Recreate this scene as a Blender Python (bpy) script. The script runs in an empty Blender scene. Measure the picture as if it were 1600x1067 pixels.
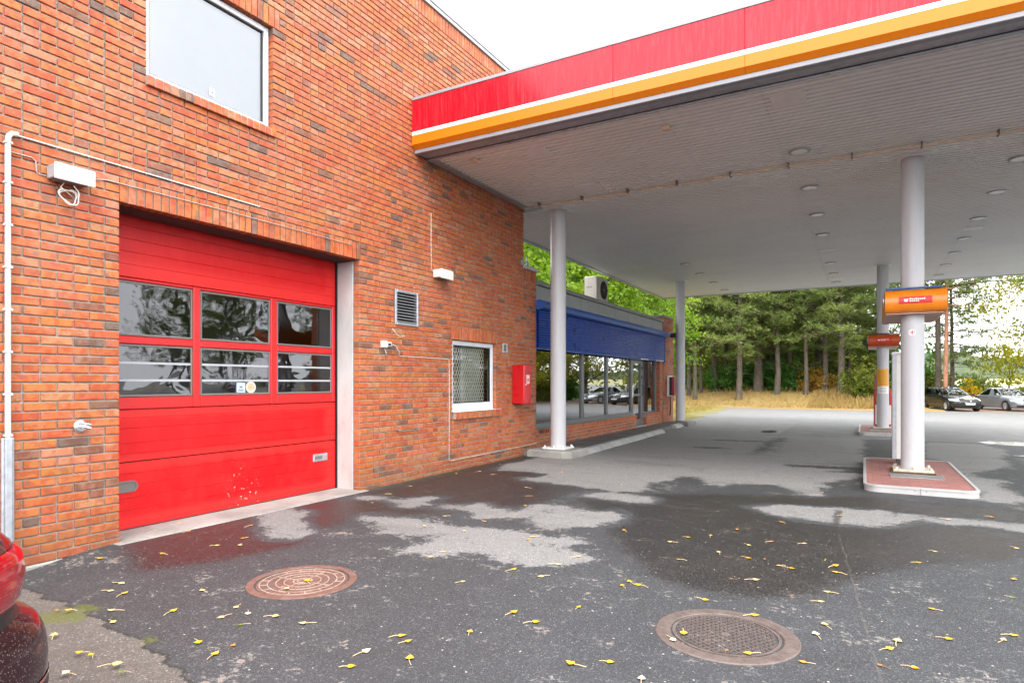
import bpy, math, random
import numpy as np
from mathutils import Vector, Matrix, noise as mnoise
R = math.radians
PI = math.pi
random.seed(7)
sc = bpy.context.scene
COL = sc.collection
WALL = -5.66            # x of the brick face
# camera frame of the photograph (used only to measure where things stand)
YAW = math.atan(550 / 975); CA, SA = math.cos(YAW), math.sin(YAW); FPX = 975.0; CAMH = 1.4

def gpt(u, v, z=0.0):
    d = FPX * (CAMH - z) / (v - 597.0); s = (u - 800.0) / FPX * d
    return (s * CA - d * SA, s * SA + d * CA)

def sstep(a, b, x):
    t = min(1.0, max(0.0, (x - a) / (b - a))); return t * t * (3 - 2 * t)

def ground_z(x, y):
    z = -0.42 * sstep(22, 46, y)
    z -= 0.10 * sstep(3.0, 1.9, y) * sstep(-4.0, -5.2, x)
    return z

# ------------------------------------------------------------------ objects
WORLD = {}
def tag(o, label=None, cat=None, group=None, kind=None):
    if label: o['label'] = label
    if cat: o['category'] = cat
    if group: o['group'] = group
    if kind: o['kind'] = kind
    return o

def empty(name, loc, label, cat, group=None):
    o = bpy.data.objects.new(name, None); COL.objects.link(o)
    o.location = loc; o.empty_display_size = 0.1
    WORLD[o.name] = Vector(loc)
    return tag(o, label, cat, group)

class MB:
    def __init__(self):
        self.v = []; self.f = []; self.m = []; self.s = []
    def add(self, verts, faces, mi=0, smooth=False):
        b = len(self.v); self.v += [tuple(p) for p in verts]
        for f in faces:
            self.f.append([b + i for i in f]); self.m.append(mi); self.s.append(smooth)
    def box(self, x0, x1, y0, y1, z0, z1, mi=0, bev=0.0):
        if x0 > x1: x0, x1 = x1, x0
        if y0 > y1: y0, y1 = y1, y0
        if z0 > z1: z0, z1 = z1, z0
        b = min(bev, (x1 - x0) * .45, (y1 - y0) * .45, (z1 - z0) * .45)
        if b <= 0:
            vs = [(x, y, z) for x in (x0, x1) for y in (y0, y1) for z in (z0, z1)]
            fs = [(0, 1, 3, 2), (4, 6, 7, 5), (0, 4, 5, 1), (2, 3, 7, 6), (0, 2, 6, 4), (1, 5, 7, 3)]
            self.add(vs, fs, mi); return
        vs = []; idx = {}
        for ix in (0, 1):
            for iy in (0, 1):
                for iz in (0, 1):
                    px = (x0, x1)[ix]; py = (y0, y1)[iy]; pz = (z0, z1)[iz]
                    sx = (1, -1)[ix]; sy = (1, -1)[iy]; sz = (1, -1)[iz]
                    idx[ix, iy, iz] = len(vs)
                    vs += [(px, py + sy * b, pz + sz * b), (px + sx * b, py, pz + sz * b), (px + sx * b, py + sy * b, pz)]
        fs = []
        g = lambda a, k: idx[a] + k
        for i in (0, 1):
            q = [(i, 0, 0), (i, 1, 0), (i, 1, 1), (i, 0, 1)]; f = [g(a, 0) for a in q]; fs.append(f if i else f[::-1])
            q = [(0, i, 0), (0, i, 1), (1, i, 1), (1, i, 0)]; f = [g(a, 1) for a in q]; fs.append(f if i else f[::-1])
            q = [(0, 0, i), (1, 0, i), (1, 1, i), (0, 1, i)]; f = [g(a, 2) for a in q]; fs.append(f if i else f[::-1])
        for a in (0, 1):
            for c in (0, 1):
                fs.append([g((a, c, 0), 0), g((a, c, 0), 1), g((a, c, 1), 1), g((a, c, 1), 0)])
                fs.append([g((a, 0, c), 0), g((a, 0, c), 2), g((a, 1, c), 2), g((a, 1, c), 0)])
                fs.append([g((0, a, c), 1), g((0, a, c), 2), g((1, a, c), 2), g((1, a, c), 1)])
        for k in idx: fs.append([idx[k], idx[k] + 1, idx[k] + 2])
        self.add(vs, fs, mi)
    def tube(self, pts, r, n=8, mi=0, caps=True, smooth=True, taper=None):
        pts = [Vector(p) for p in pts]; rings = []; up = None
        for i, p in enumerate(pts):
            a = pts[max(0, i - 1)]; c = pts[min(len(pts) - 1, i + 1)]
            t = (c - a).normalized()
            if up is None:
                up = Vector((0, 0, 1)) if abs(t.z) < .9 else Vector((1, 0, 0))
            u = (up - t * up.dot(t))
            if u.length < 1e-4: u = t.orthogonal()
            u.normalize(); w = t.cross(u); up = u
            rr = r if taper is None else r * taper[i]
            rings.append([p + u * (rr * math.cos(2 * PI * k / n)) + w * (rr * math.sin(2 * PI * k / n)) for k in range(n)])
        vs = [q for rg in rings for q in rg]; fs = []
        for i in range(len(pts) - 1):
            for k in range(n):
                k2 = (k + 1) % n
                fs.append((i * n + k, i * n + k2, (i + 1) * n + k2, (i + 1) * n + k))
        self.add(vs, fs, mi, smooth)
        if caps:
            self.add(rings[0], [tuple(range(n))[::-1]], mi); self.add(rings[-1], [tuple(range(n))], mi)
    def cyl(self, c, r, h, n=24, mi=0, axis='z', r2=None, smooth=True):
        r2 = r if r2 is None else r2
        ax = {'x': Vector((1, 0, 0)), 'y': Vector((0, 1, 0)), 'z': Vector((0, 0, 1))}[axis]
        u = {'x': Vector((0, 1, 0)), 'y': Vector((0, 0, 1)), 'z': Vector((1, 0, 0))}[axis]; w = ax.cross(u)
        c = Vector(c)
        a = [c + u * (r * math.cos(2 * PI * k / n)) + w * (r * math.sin(2 * PI * k / n)) for k in range(n)]
        b = [c + ax * h + u * (r2 * math.cos(2 * PI * k / n)) + w * (r2 * math.sin(2 * PI * k / n)) for k in range(n)]
        self.add(a + b, [(k, (k + 1) % n, n + (k + 1) % n, n + k) for k in range(n)], mi, smooth)
        self.add(a, [tuple(range(n))[::-1]], mi); self.add(b, [tuple(range(n))], mi)
    def prism(self, poly, z0, z1, mi=0, axis='z', smooth=False):
        # poly: list of 2D points, counter-clockwise; extruded along axis
        def P(p, h):
            if axis == 'z': return (p[0], p[1], h)
            if axis == 'x': return (h, p[0], p[1])
            return (p[1], h, p[0])
        n = len(poly); a = [P(p, z0) for p in poly]; b = [P(p, z1) for p in poly]
        self.add(a + b, [(k, (k + 1) % n, n + (k + 1) % n, n + k) for k in range(n)], mi, smooth)
        self.add(a, [tuple(range(n))[::-1]], mi); self.add(b, [tuple(range(n))], mi)
    def build(self, name, mats, parent=None, loc=None, attrs=None):
        if not isinstance(mats, (list, tuple)): mats = [mats]
        off = Vector((0, 0, 0)); local = Vector((0, 0, 0))
        if parent is not None: off = WORLD[parent.name]
        elif loc is not None: off = Vector(loc); local = off
        me = bpy.data.meshes.new(name)
        co = np.array(self.v, dtype=np.float64).reshape(-1, 3) - np.array(off)
        me.from_pydata(co.tolist(), [], self.f)
        for m in mats: me.materials.append(m)
        me.polygons.foreach_set('material_index', self.m)
        me.polygons.foreach_set('use_smooth', self.s)
        if attrs:
            for an, (typ, dom, data) in attrs.items():
                a = me.attributes.new(an, typ, dom)
                a.data.foreach_set('color' if typ == 'FLOAT_COLOR' else 'value', np.asarray(data, dtype=np.float32).ravel())
        me.update()
        o = bpy.data.objects.new(name, me); COL.objects.link(o)
        if parent is not None: o.parent = parent
        o.location = local
        WORLD[o.name] = off
        return o

def copy_tree(o, parent=None):
    c = o.copy(); COL.objects.link(c)
    if parent is not None: c.parent = parent
    for ch in list(o.children): copy_tree(ch, c)
    return c

# ------------------------------------------------------------------ materials
class NT:
    def __init__(self, name):
        self.m = bpy.data.materials.new(name); self.m.use_nodes = True
        self.t = self.m.node_tree; self.t.nodes.clear()
        self.out = self.n('ShaderNodeOutputMaterial')
    def n(self, typ, **kw):
        nd = self.t.nodes.new(typ)
        for k, v in kw.items(): setattr(nd, k, v)
        return nd
    def put(self, sock, v):
        if isinstance(v, bpy.types.NodeSocket): self.t.links.new(v, sock)
        elif v is not None:
            if sock.type == 'RGBA' and len(v) == 3: v = (*v, 1)
            sock.default_value = v
    def coord(self, kind='Object'):
        return self.n('ShaderNodeTexCoord').outputs[kind]
    def pos(self): return self.n('ShaderNodeNewGeometry').outputs['Position']
    def mapping(self, vec, scale=(1, 1, 1), loc=(0, 0, 0), rot=(0, 0, 0)):
        m = self.n('ShaderNodeMapping'); self.put(m.inputs[0], vec)
        m.inputs['Scale'].default_value = scale; m.inputs['Location'].default_value = loc; m.inputs['Rotation'].default_value = rot
        return m.outputs[0]
    def noise(self, vec, scale, detail=4, rough=.55, dist=0.0):
        m = self.n('ShaderNodeTexNoise'); self.put(m.inputs['Vector'], vec)
        m.inputs['Scale'].default_value = scale; m.inputs['Detail'].default_value = detail
        m.inputs['Roughness'].default_value = rough; m.inputs['Distortion'].default_value = dist
        return m.outputs['Fac']
    def voro(self, vec, scale, feature='F1', out='Color', rnd=1.0):
        m = self.n('ShaderNodeTexVoronoi', feature=feature); self.put(m.inputs['Vector'], vec)
        m.inputs['Scale'].default_value = scale; m.inputs['Randomness'].default_value = rnd
        return m.outputs[out]
    def ramp(self, fac, stops, interp='LINEAR'):
        r = self.n('ShaderNodeValToRGB'); self.put(r.inputs[0], fac); cr = r.color_ramp; cr.interpolation = interp
        while len(cr.elements) < len(stops): cr.elements.new(.5)
        for e, (p, c) in zip(cr.elements, stops):
            e.position = p
            e.color = (*c, 1) if isinstance(c, (tuple, list)) and len(c) == 3 else ((c, c, c, 1) if not isinstance(c, (tuple, list)) else c)
        return r.outputs[0]
    def map(self, v, a, b, c=0.0, d=1.0, smooth=False):
        m = self.n('ShaderNodeMapRange'); m.clamp = True
        if smooth: m.interpolation_type = 'SMOOTHSTEP'
        self.put(m.inputs[0], v)
        for i, x in zip((1, 2, 3, 4), (a, b, c, d)): self.put(m.inputs[i], x)
        return m.outputs[0]
    def math(self, op, a, b=None, c=None):
        m = self.n('ShaderNodeMath', operation=op); self.put(m.inputs[0], a)
        if b is not None: self.put(m.inputs[1], b)
        if c is not None: self.put(m.inputs[2], c)
        return m.outputs[0]
    def mix(self, fac, a, b, blend='MIX'):
        m = self.n('ShaderNodeMix', data_type='RGBA', blend_type=blend)
        self.put(m.inputs[0], fac); self.put(m.inputs[6], a); self.put(m.inputs[7], b)
        return m.outputs[2]
    def attr(self, name, out='Fac'):
        a = self.n('ShaderNodeAttribute'); a.attribute_name = name; return a.outputs[out]
    def sep(self, v):
        s = self.n('ShaderNodeSeparateXYZ'); self.put(s.inputs[0], v); return s.outputs
    def bump(self, h, strength=.3, dist=.01, normal=None):
        b = self.n('ShaderNodeBump'); self.put(b.inputs['Height'], h)
        b.inputs['Strength'].default_value = strength; b.inputs['Distance'].default_value = dist
        if normal is not None: self.put(b.inputs['Normal'], normal)
        return b.outputs[0]
    def bsdf(self, color, rough=.6, metal=0.0, normal=None, spec=.5, coat=0.0, coatr=.05, emit=None, es=0.0, trans=None, sheen=None):
        p = self.n('ShaderNodeBsdfPrincipled')
        self.put(p.inputs['Base Color'], color); self.put(p.inputs['Roughness'], rough); self.put(p.inputs['Metallic'], metal)
        self.put(p.inputs['Specular IOR Level'], spec); self.put(p.inputs['Coat Weight'], coat); self.put(p.inputs['Coat Roughness'], coatr)
        if normal is not None: self.put(p.inputs['Normal'], normal)
        if emit is not None:
            self.put(p.inputs['Emission Color'], emit); self.put(p.inputs['Emission Strength'], es)
        return p.outputs[0]
    def done(self, sh):
        self.t.links.new(sh, self.out.inputs[0]); return self.m

def simple(name, col, rough=.5, metal=0.0, var=.15, scale=6.0, coat=0.0, bump=0.0, dirt=None, stretch=(1, 1, 1), spec=.5):
    t = NT(name); p = t.mapping(t.pos(), scale=stretch)
    n = t.noise(p, scale, 6, .6)
    k = t.map(n, .3, .7, 1 - var, 1 + var)
    c = t.mix(1.0, col, k, 'MULTIPLY')
    if dirt is not None:
        d = t.noise(p, scale * 2.3, 8, .7)
        c = t.mix(t.map(d, .52, .74, 0, .8), c, dirt)
    rg = t.map(n, .3, .7, max(.02, rough - .08), min(1, rough + .08))
    nb = t.bump(t.noise(p, scale * 30, 3, .5), bump, .004) if bump else None
    return t.done(t.bsdf(c, rg, metal, nb, spec, coat))

M = {}
# ---- brick
t = NT('brick_clay'); a = t.n('ShaderNodeAttribute'); a.attribute_name = 'bc'
P_ = t.pos()
off = t.n('ShaderNodeCombineXYZ'); t.put(off.inputs[0], t.math('MULTIPLY', a.outputs['Alpha'], 37.0)); t.put(off.inputs[1], t.math('MULTIPLY', a.outputs['Alpha'], 91.0))
va = t.n('ShaderNodeVectorMath', operation='ADD'); t.put(va.inputs[0], P_); t.put(va.inputs[1], off.outputs[0])
Q = va.outputs[0]
blot = t.noise(Q, 15, 3, .5)
c = t.mix(t.map(blot, .46, .58, 0, .85, True), a.outputs['Color'], t.mix(1.0, a.outputs['Color'], (.84, .56, .42), 'MULTIPLY'))
c = t.mix(t.map(t.noise(Q, 6.3, 4, .6), .54, .72, 0, .42, True), c, (.52, .24, .15))
c = t.mix(t.map(t.noise(Q, 7.7, 4, .65), .585, .67, 0, .75, True), c, (.17, .10, .075))
c = t.mix(t.map(t.noise(Q, 120, 4, .7), .45, .75, 0, .35), c, (.16, .05, .025))
c = t.mix(t.map(t.noise(P_, .9, 5, .6), .5, .8, 0, .22), c, (.52, .28, .19))
wst = t.noise(t.mapping(P_, scale=(1, 5.0, .35)), 1.4, 6, .7)
c = t.mix(t.map(wst, .52, .76, 0, .24), c, (.20, .085, .045))
c = t.mix(t.map(t.noise(t.mapping(P_, scale=(1, 1.2, .8)), 2.1, 6, .65), .56, .76, 0, .30), c, (.46, .27, .19))
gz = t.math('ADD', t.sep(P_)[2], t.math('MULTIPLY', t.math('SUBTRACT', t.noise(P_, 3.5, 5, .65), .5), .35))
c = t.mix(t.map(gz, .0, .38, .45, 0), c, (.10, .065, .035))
hb = t.noise(Q, 60, 6, .7)
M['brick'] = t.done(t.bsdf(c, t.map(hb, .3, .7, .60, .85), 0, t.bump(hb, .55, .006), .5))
M['mortar'] = simple('mortar', (.36, .315, .27), .95, var=.25, scale=9, bump=.6, spec=.2)
M['mortar_dark'] = simple('mortar_dark', (.32, .27, .24), .95, var=.25, scale=9, bump=.6, spec=.2)
# plain brick for the sides nobody sees
t = NT('brick_plain'); b = t.n('ShaderNodeTexBrick'); t.put(b.inputs['Vector'], t.mapping(t.pos(), rot=(R(90), 0, 0)))
b.inputs['Color1'].default_value = (.45, .12, .045, 1); b.inputs['Color2'].default_value = (.34, .08, .04, 1); b.inputs['Mortar'].default_value = (.35, .3, .27, 1)
b.inputs['Scale'].default_value = 1; b.inputs['Brick Width'].default_value = .24; b.inputs['Row Height'].default_value = .075; b.inputs['Mortar Size'].default_value = .006
M['brick_plain'] = t.done(t.bsdf(b.outputs[0], .85))
# ---- concrete
def concrete(name, col, var=.3, wet=0.0, moss=False):
    t = NT(name); p = t.pos()
    n1 = t.noise(p, 2.2, 8, .65); n2 = t.noise(p, 45, 4, .7)
    c = t.mix(1.0, col, t.map(n1, .3, .7, 1 - var, 1 + var), 'MULTIPLY')
    c = t.mix(t.map(n2, .55, .75, 0, .5), c, tuple(x * .45 for x in col))
    if moss: c = t.mix(t.map(t.noise(p, 3.1, 6, .7), .56, .7, 0, .6), c, (.07, .075, .03))
    return t.done(t.bsdf(c, .85 - wet, 0, t.bump(n2, .5, .006), .35))
M['concrete'] = concrete('concrete', (.28, .27, .25))
M['concrete_dark'] = concrete('concrete_dark', (.19, .18, .165), moss=True)
M['concrete_jamb'] = simple('concrete_jamb', (.45, .45, .44), .8, var=.12, scale=3, bump=.3, dirt=(.36, .33, .31), stretch=(1, 1, .4))
M['pavement'] = concrete('pavement', (.13, .125, .118), .35)
M['kerb'] = concrete('kerb_stone', (.34, .345, .33), .25)
# ---- paint and metal
M['lintel'] = simple('lintel_steel', (.045, .028, .024), .8, var=.3)
M['alu'] = simple('alu', (.62, .63, .66), .35, .85, var=.08)
M['alu_dull'] = simple('alu_dull', (.42, .43, .46), .5, .5, var=.12, dirt=(.2, .19, .18))
M['grey_frame'] = simple('grey_frame', (.15, .155, .16), .42, .2, var=.12)
M['win_frame'] = simple('win_frame', (.62, .64, .68), .38, 0, var=.06)
M['galv'] = simple('galvanised', (.45, .48, .52), .45, .7, var=.15, scale=20)
M['white_paint'] = simple('white_paint', (.70, .69, .67), .45, var=.05, dirt=(.55, .5, .44))
M['white_cable'] = simple('white_cable', (.66, .62, .57), .5, var=.06)
M['grey_cable'] = simple('grey_cable', (.40, .33, .30), .6, var=.1)
M['louvre'] = simple('louvre_grey', (.40, .41, .42), .45, .5, var=.15)
M['black'] = simple('black_plastic', (.015, .015, .016), .45, var=.1)
M['dark'] = simple('dark_void', (.006, .006, .007), .9, var=.1)
M['rubber'] = simple('tyre_rubber', (.02, .02, .02), .8, var=.2)
M['steel_rust'] = simple('rusty_plate', (.55, .50, .42), .75, var=.2, scale=12, dirt=(.26, .12, .05))
M['mud'] = simple('rotten_grout', (.10, .065, .03), .95, var=.4, scale=14, bump=.6)
M['white_rusty'] = simple('white_rusty', (.72, .72, .70), .5, var=.1, scale=5, dirt=(.42, .20, .08))
M['red_box'] = simple('red_enamel', (.50, .005, .010), .32, var=.06, coat=.3)
M['dark_red'] = simple('dark_red_enamel', (.33, .008, .02), .35, var=.08, coat=.3)
M['sign_white'] = simple('sign_white', (.82, .80, .78), .5, var=.03)
M['sign_red'] = simple('sign_red', (.62, .01, .012), .4, var=.04)
M['sign_blue'] = simple('sign_blue', (.45, .62, .80), .5, var=.05)
M['sign_pink'] = simple('sign_pink', (.88, .52, .42), .5, var=.05)
M['sign_yellow'] = simple('sign_yellow', (.75, .37, .02), .5, var=.06)
M['ink'] = simple('ink_grey', (.16, .14, .13), .6, var=.05)
M['ink_brown'] = simple('ink_brown', (.42, .17, .02), .6, var=.05)
M['blue_plastic'] = simple('blue_plastic', (.02, .18, .62), .4, var=.08)
M['green_panel'] = simple('green_panel', (.34, .40, .30), .6, var=.1)
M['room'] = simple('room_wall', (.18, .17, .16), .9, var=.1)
M['curtain'] = simple('window_blind', (.62, .65, .68), .8, var=.05, scale=2)
M['gate_mesh'] = simple('wire_mesh', (.80, .78, .68), .5, .2, var=.1)
M['rail_white'] = simple('rail_white', (.36, .38, .40), .5, var=.05)
# columns: pale lilac grey, faintly dirty towards streaks
t = NT('column_paint'); p = t.pos()
n = t.noise(t.mapping(p, scale=(1, 1, .25)), 9, 6, .6); n2 = t.noise(p, 160, 3, .6)
c = t.mix(t.map(n, .5, .75, 0, .4), (.50, .50, .515), (.385, .38, .38))
scf = t.noise(t.mapping(p, scale=(1, 1, 2.5)), 13, 7, .75)
c = t.mix(t.math('MULTIPLY', t.map(scf, .60, .68, 0, .55), t.map(t.sep(p)[2], .3, 1.5, 1, .12)), c, (.16, .15, .145))
M['column'] = t.done(t.bsdf(c, .42, 0, t.bump(n2, .12, .003), .5))
# red garage door: glossy paint with a dried, dull water film
t = NT('door_red'); p = t.pos(); xyz = t.sep(p)
n = t.noise(t.mapping(p, scale=(1, 1, .55)), 7, 8, .7); n2 = t.noise(p, 38, 4, .7); n3 = t.noise(t.mapping(p, scale=(1, 9, .8)), 5, 5, .7)
film = t.math('ADD', t.math('MULTIPLY', n, .6), t.math('MULTIPLY', n3, .4))
c = t.mix(t.map(film, .46, .60, 0, .8, True), (.56, .002, .005), (.62, .011, .011))
c = t.mix(t.map(n2, .66, .76, 0, .3), c, (.62, .04, .03))
def boxm(v, a, b, e): return t.math('MULTIPLY', t.map(v, a - e, a + e, 0, 1, True), t.map(v, b - e, b + e, 1, 0, True))
wob = t.math('MULTIPLY', t.math('SUBTRACT', n, .5), .10); yy_ = t.math('ADD', xyz[1], wob); zz_ = t.math('ADD', xyz[2], wob)
inn = t.math('MULTIPLY', boxm(yy_, 3.1, 5.86, .06), t.math('MAXIMUM', t.math('MAXIMUM', boxm(zz_, .70, 1.05, .03), boxm(zz_, .12, .56, .03)), boxm(zz_, 2.56, 3.2, .04)))
c = t.mix(t.math('MULTIPLY', t.math('SUBTRACT', 1.0, inn), .75), c, (.66, .022, .019))
chips = t.math('MULTIPLY', t.map(t.noise(p, 26, 3, .6), .64, .68), t.map(t.math('ABSOLUTE', t.math('SUBTRACT', xyz[1], 4.62)), .12, .26, 1, 0))
c = t.mix(t.math('MULTIPLY', chips, t.map(xyz[2], .10, .6, 1, 0)), c, (.75, .66, .56))
M['door_red'] = t.done(t.bsdf(c, t.map(film, .4, .62, .30, .5), 0, t.bump(n2, .05, .003), .35))
M['door_red_trim'] = simple('door_red_trim', (.54, .010, .011), .35, var=.08)
# canopy band
t = NT('band_red'); p = t.pos()
st = t.noise(t.mapping(p, scale=(7, 7, .35)), 3.2, 6, .7); st2 = t.noise(t.mapping(p, scale=(16, 16, 1.0)), 2.5, 5, .7)
k = t.math('MULTIPLY', t.map(st, .42, .68, 0, 1, True), t.map(t.noise(t.mapping(p, scale=(1, 1, .6)), .8, 3, .5), .25, .6, .45, 1.0))
c = t.mix(k, (.45, .003, .014), (.47, .016, .027)); c = t.mix(t.map(st2, .54, .72, 0, .5), c, (.52, .085, .09))
M['band_red'] = t.done(t.bsdf(c, t.map(st, .4, .65, .18, .36), 0, None, .3, .10, .08))
t = NT('band_orange'); p = t.pos()
st = t.noise(t.mapping(p, scale=(8, 8, .5)), 3, 5, .7)
c = t.mix(t.map(st, .45, .72, 0, .5), (.60, .158, .002), (.57, .142, .008))
M['band_orange'] = t.done(t.bsdf(c, .42, 0, None, .35))
M['band_white'] = simple('band_white', (.80, .78, .76), .35, var=.06)
# soffit sheet
t = NT('soffit_sheet'); p = t.pos()
n1 = t.noise(t.mapping(p, scale=(.5, 1, 1)), 1.1, 8, .7); n2 = t.noise(t.mapping(p, scale=(.6, 2.2, 1)), 9, 6, .7)
c = t.mix(t.map(n1, .40, .72, 0, .55), (.84, .865, .845), (.72, .735, .715))
c = t.mix(t.map(n2, .55, .75, 0, .5), c, (.50, .485, .455))
M['soffit'] = t.done(t.bsdf(c, .48, 0, None, .45))
M['soffit_panel'] = simple('soffit_panel', (.80, .78, .765), .5, var=.07)
M['conduit_buff'] = simple('conduit_buff', (.66, .50, .36), .55, var=.12, dirt=(.35, .24, .16))
M['lamp_glass'] = simple('lamp_glass', (.80, .78, .72), .25, var=.05)
M['housing_blue'] = simple('housing_blue', (.022, .085, .33), .42, var=.2, scale=4)
M['shutter_blue'] = simple('shutter_blue', (.005, .055, .33), .32, var=.15, scale=3, coat=.1)
M['fascia_grey'] = simple('fascia_grey', (.27, .285, .285), .55, var=.12, scale=2)
M['cap_grey'] = simple('cap_grey', (.20, .205, .205), .5, .3, var=.1)
M['flashing'] = simple('flashing_paint', (.27, .27, .29), .5, var=.06)
M['cap_light'] = simple('cap_light', (.50, .51, .53), .45, .4, var=.08)
M['roof'] = simple('roof_felt', (.06, .06, .06), .9, var=.2)
# ---- glass
def glass(name, ior, wav=0.0, wscale=3.0, tint=(.6, .65, .66), gr=0.0, dist=.03):
    t = NT(name); p = t.pos()
    nrm = t.bump(t.noise(p, wscale, 2, .45, .6), wav, dist) if wav else None
    fr = t.n('ShaderNodeFresnel'); fr.inputs[0].default_value = ior
    g = t.n('ShaderNodeBsdfGlossy'); g.inputs['Roughness'].default_value = gr; g.inputs['Color'].default_value = (.95, .97, 1, 1)
    if nrm is not None: t.put(g.inputs['Normal'], nrm)
    tr = t.n('ShaderNodeBsdfTransparent'); tr.inputs[0].default_value = (*tint, 1)
    mx = t.n('ShaderNodeMixShader'); t.put(mx.inputs[0], fr.outputs[0]); t.put(mx.inputs[1], tr.outputs[0]); t.put(mx.inputs[2], g.outputs[0])
    return t.done(mx.outputs[0])
M['glass_store'] = glass('glass_store', 4.0, .02, 1.2, (.5, .52, .5))
M['glass_door'] = glass('glass_door', 1.75, .13, 1.9, (.62, .66, .70), .02, .05)
M['glass_window'] = glass('glass_window', 2.3, .01, 1.0, (.97, .98, .98))
M['glass_low'] = glass('glass_low', 1.42, .01, 1.0, (.97, .98, .98))
M['glass_car'] = glass('glass_car', 2.2, 0, 1, (.25, .28, .28))
M['lens_clear'] = simple('lens_clear', (.75, .78, .80), .12, .3, var=.05, coat=.6)
t = NT('lens_red'); p = t.pos(); n = t.noise(p, 60, 3, .6)
wv = t.n('ShaderNodeTexWave'); t.put(wv.inputs['Vector'], p); wv.inputs['Scale'].default_value = 26; wv.bands_direction = 'Z'
c = t.mix(t.map(wv.outputs['Fac'], .3, .7, 0, .5), (.36, .003, .009), (.17, .002, .006))
M['lens_red'] = t.done(t.bsdf(c, .10, 0, t.bump(n, .12, .004), .6, .8, .05))
# ---- car paint
def carpaint(name, col, metal, drops=False):
    t = NT(name); p = t.pos(); n = t.noise(p, 2, 4, .6)
    c = t.mix(t.map(n, .3, .7, 0, .3), col, tuple(x * .7 for x in col)); nb = None; ro = .22
    if drops:
        v = t.voro(p, 95, 'F1', 'Distance', 1.0)
        dmask = t.map(v, .16, .30, 1, 0, True)
        nb = t.bump(dmask, .6, .006); c = t.mix(t.math('MULTIPLY', dmask, .35), c, (.42, .30, .30))
        ro = t.map(n, .3, .7, .18, .4)
    return t.done(t.bsdf(c, ro, metal, nb, .5, .7, .05))
M['paint_black'] = carpaint('paint_black', (.012, .014, .016), .2)
M['paint_silver'] = carpaint('paint_silver', (.36, .40, .44), .6)
M['paint_maroon'] = carpaint('paint_maroon', (.028, .005, .008), .3, True)
M['paint_teal'] = carpaint('paint_teal', (.05, .10, .12), .4)
M['chrome'] = simple('chrome', (.8, .81, .82), .15, 1.0, var=.05)
M['plate_white'] = simple('plate_white', (.82, .83, .84), .4, var=.03)
M['rim'] = simple('alloy_rim', (.5, .51, .53), .3, .8, var=.1)
# ---- cast iron
t = NT('cast_iron_rust'); p = t.pos()
n = t.noise(p, 14, 7, .7); n2 = t.noise(p, 110, 4, .7)
c = t.mix(t.map(n, .35, .68), (.125, .065, .05), (.20, .11, .085)); c = t.mix(t.map(n2, .55, .75, 0, .5), c, (.10, .055, .045))
c = t.mix(t.map(t.noise(p, 5, 4, .6), .55, .7, 0, .6), c, (.10, .09, .09))
M['iron_rust'] = t.done(t.bsdf(c, .62, .2, t.bump(n2, .4, .004), .4))
t = NT('cast_iron_grey'); p = t.pos()
n = t.noise(p, 14, 7, .7); n2 = t.noise(p, 120, 4, .7)
c = t.mix(t.map(n, .35, .68), (.10, .075, .065), (.155, .122, .11)); c = t.mix(t.map(n2, .52, .75, 0, .5), c, (.09, .07, .065))
M['iron_grey'] = t.done(t.bsdf(c, .55, .25, t.bump(n2, .4, .004), .4))
M['iron_groove'] = simple('iron_groove', (.038, .026, .022), .8, var=.3, scale=40)
M['iron_light'] = simple('iron_light', (.31, .22, .18), .6, .1, var=.3, scale=20)
M['grate'] = simple('grate_steel', (.34, .345, .345), .5, .5, var=.2, scale=20, dirt=(.2, .16, .14))
# ------------------------------------------------------------------ ground
def axis(fine0, fine1, step, lo, hi):
    a = list(np.arange(fine0, fine1 + 1e-6, step))
    left = []; x = fine0; s = step
    while x > lo: s *= 1.35; x -= s; left.append(x)
    right = []; x = a[-1]; s = step
    while x < hi: s *= 1.25; x += s; right.append(x)
    return np.array(left[::-1] + a + right)
GX = axis(-5.7, 6.0, .055, -420, 420); GY = axis(0.9, 19.6, .055, -60, 900)
# keep the slope well sampled
GY = np.unique(np.concatenate([GY, np.arange(20, 48, .8)]))
XX, YY = np.meshgrid(GX, GY)
def inside(poly):
    poly = np.array(poly); m = np.zeros(XX.shape, bool); n = len(poly)
    for i in range(n):
        x0, y0 = poly[i]; x1, y1 = poly[(i + 1) % n]
        cnd = (y0 > YY) != (y1 > YY)
        with np.errstate(divide='ignore', invalid='ignore'):
            xi = (x1 - x0) * (YY - y0) / (y1 - y0 + 1e-12) + x0
        m ^= cnd & (XX < xi)
    return m
def zpoly(pts, ox, oy, s): return [gpt(ox + x / s, oy + y / s) for x, y in pts]
dry = np.full(XX.shape, .26)
WET = [
 zpoly([(900,770),(1350,775),(1600,800),(1600,870),(1420,885),(1330,905),(1240,938),(1100,925),(1035,905),(990,872),(950,830)], 0, 0, 1),
 zpoly([(188,850),(300,815),(520,780),(560,772),(840,706),(880,712),(905,760),(840,790),(700,800),(560,805),(470,850),(330,880),(210,890)], 0, 0, 1),
]
for w in WET: dry[inside(w)] = 0.0
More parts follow.
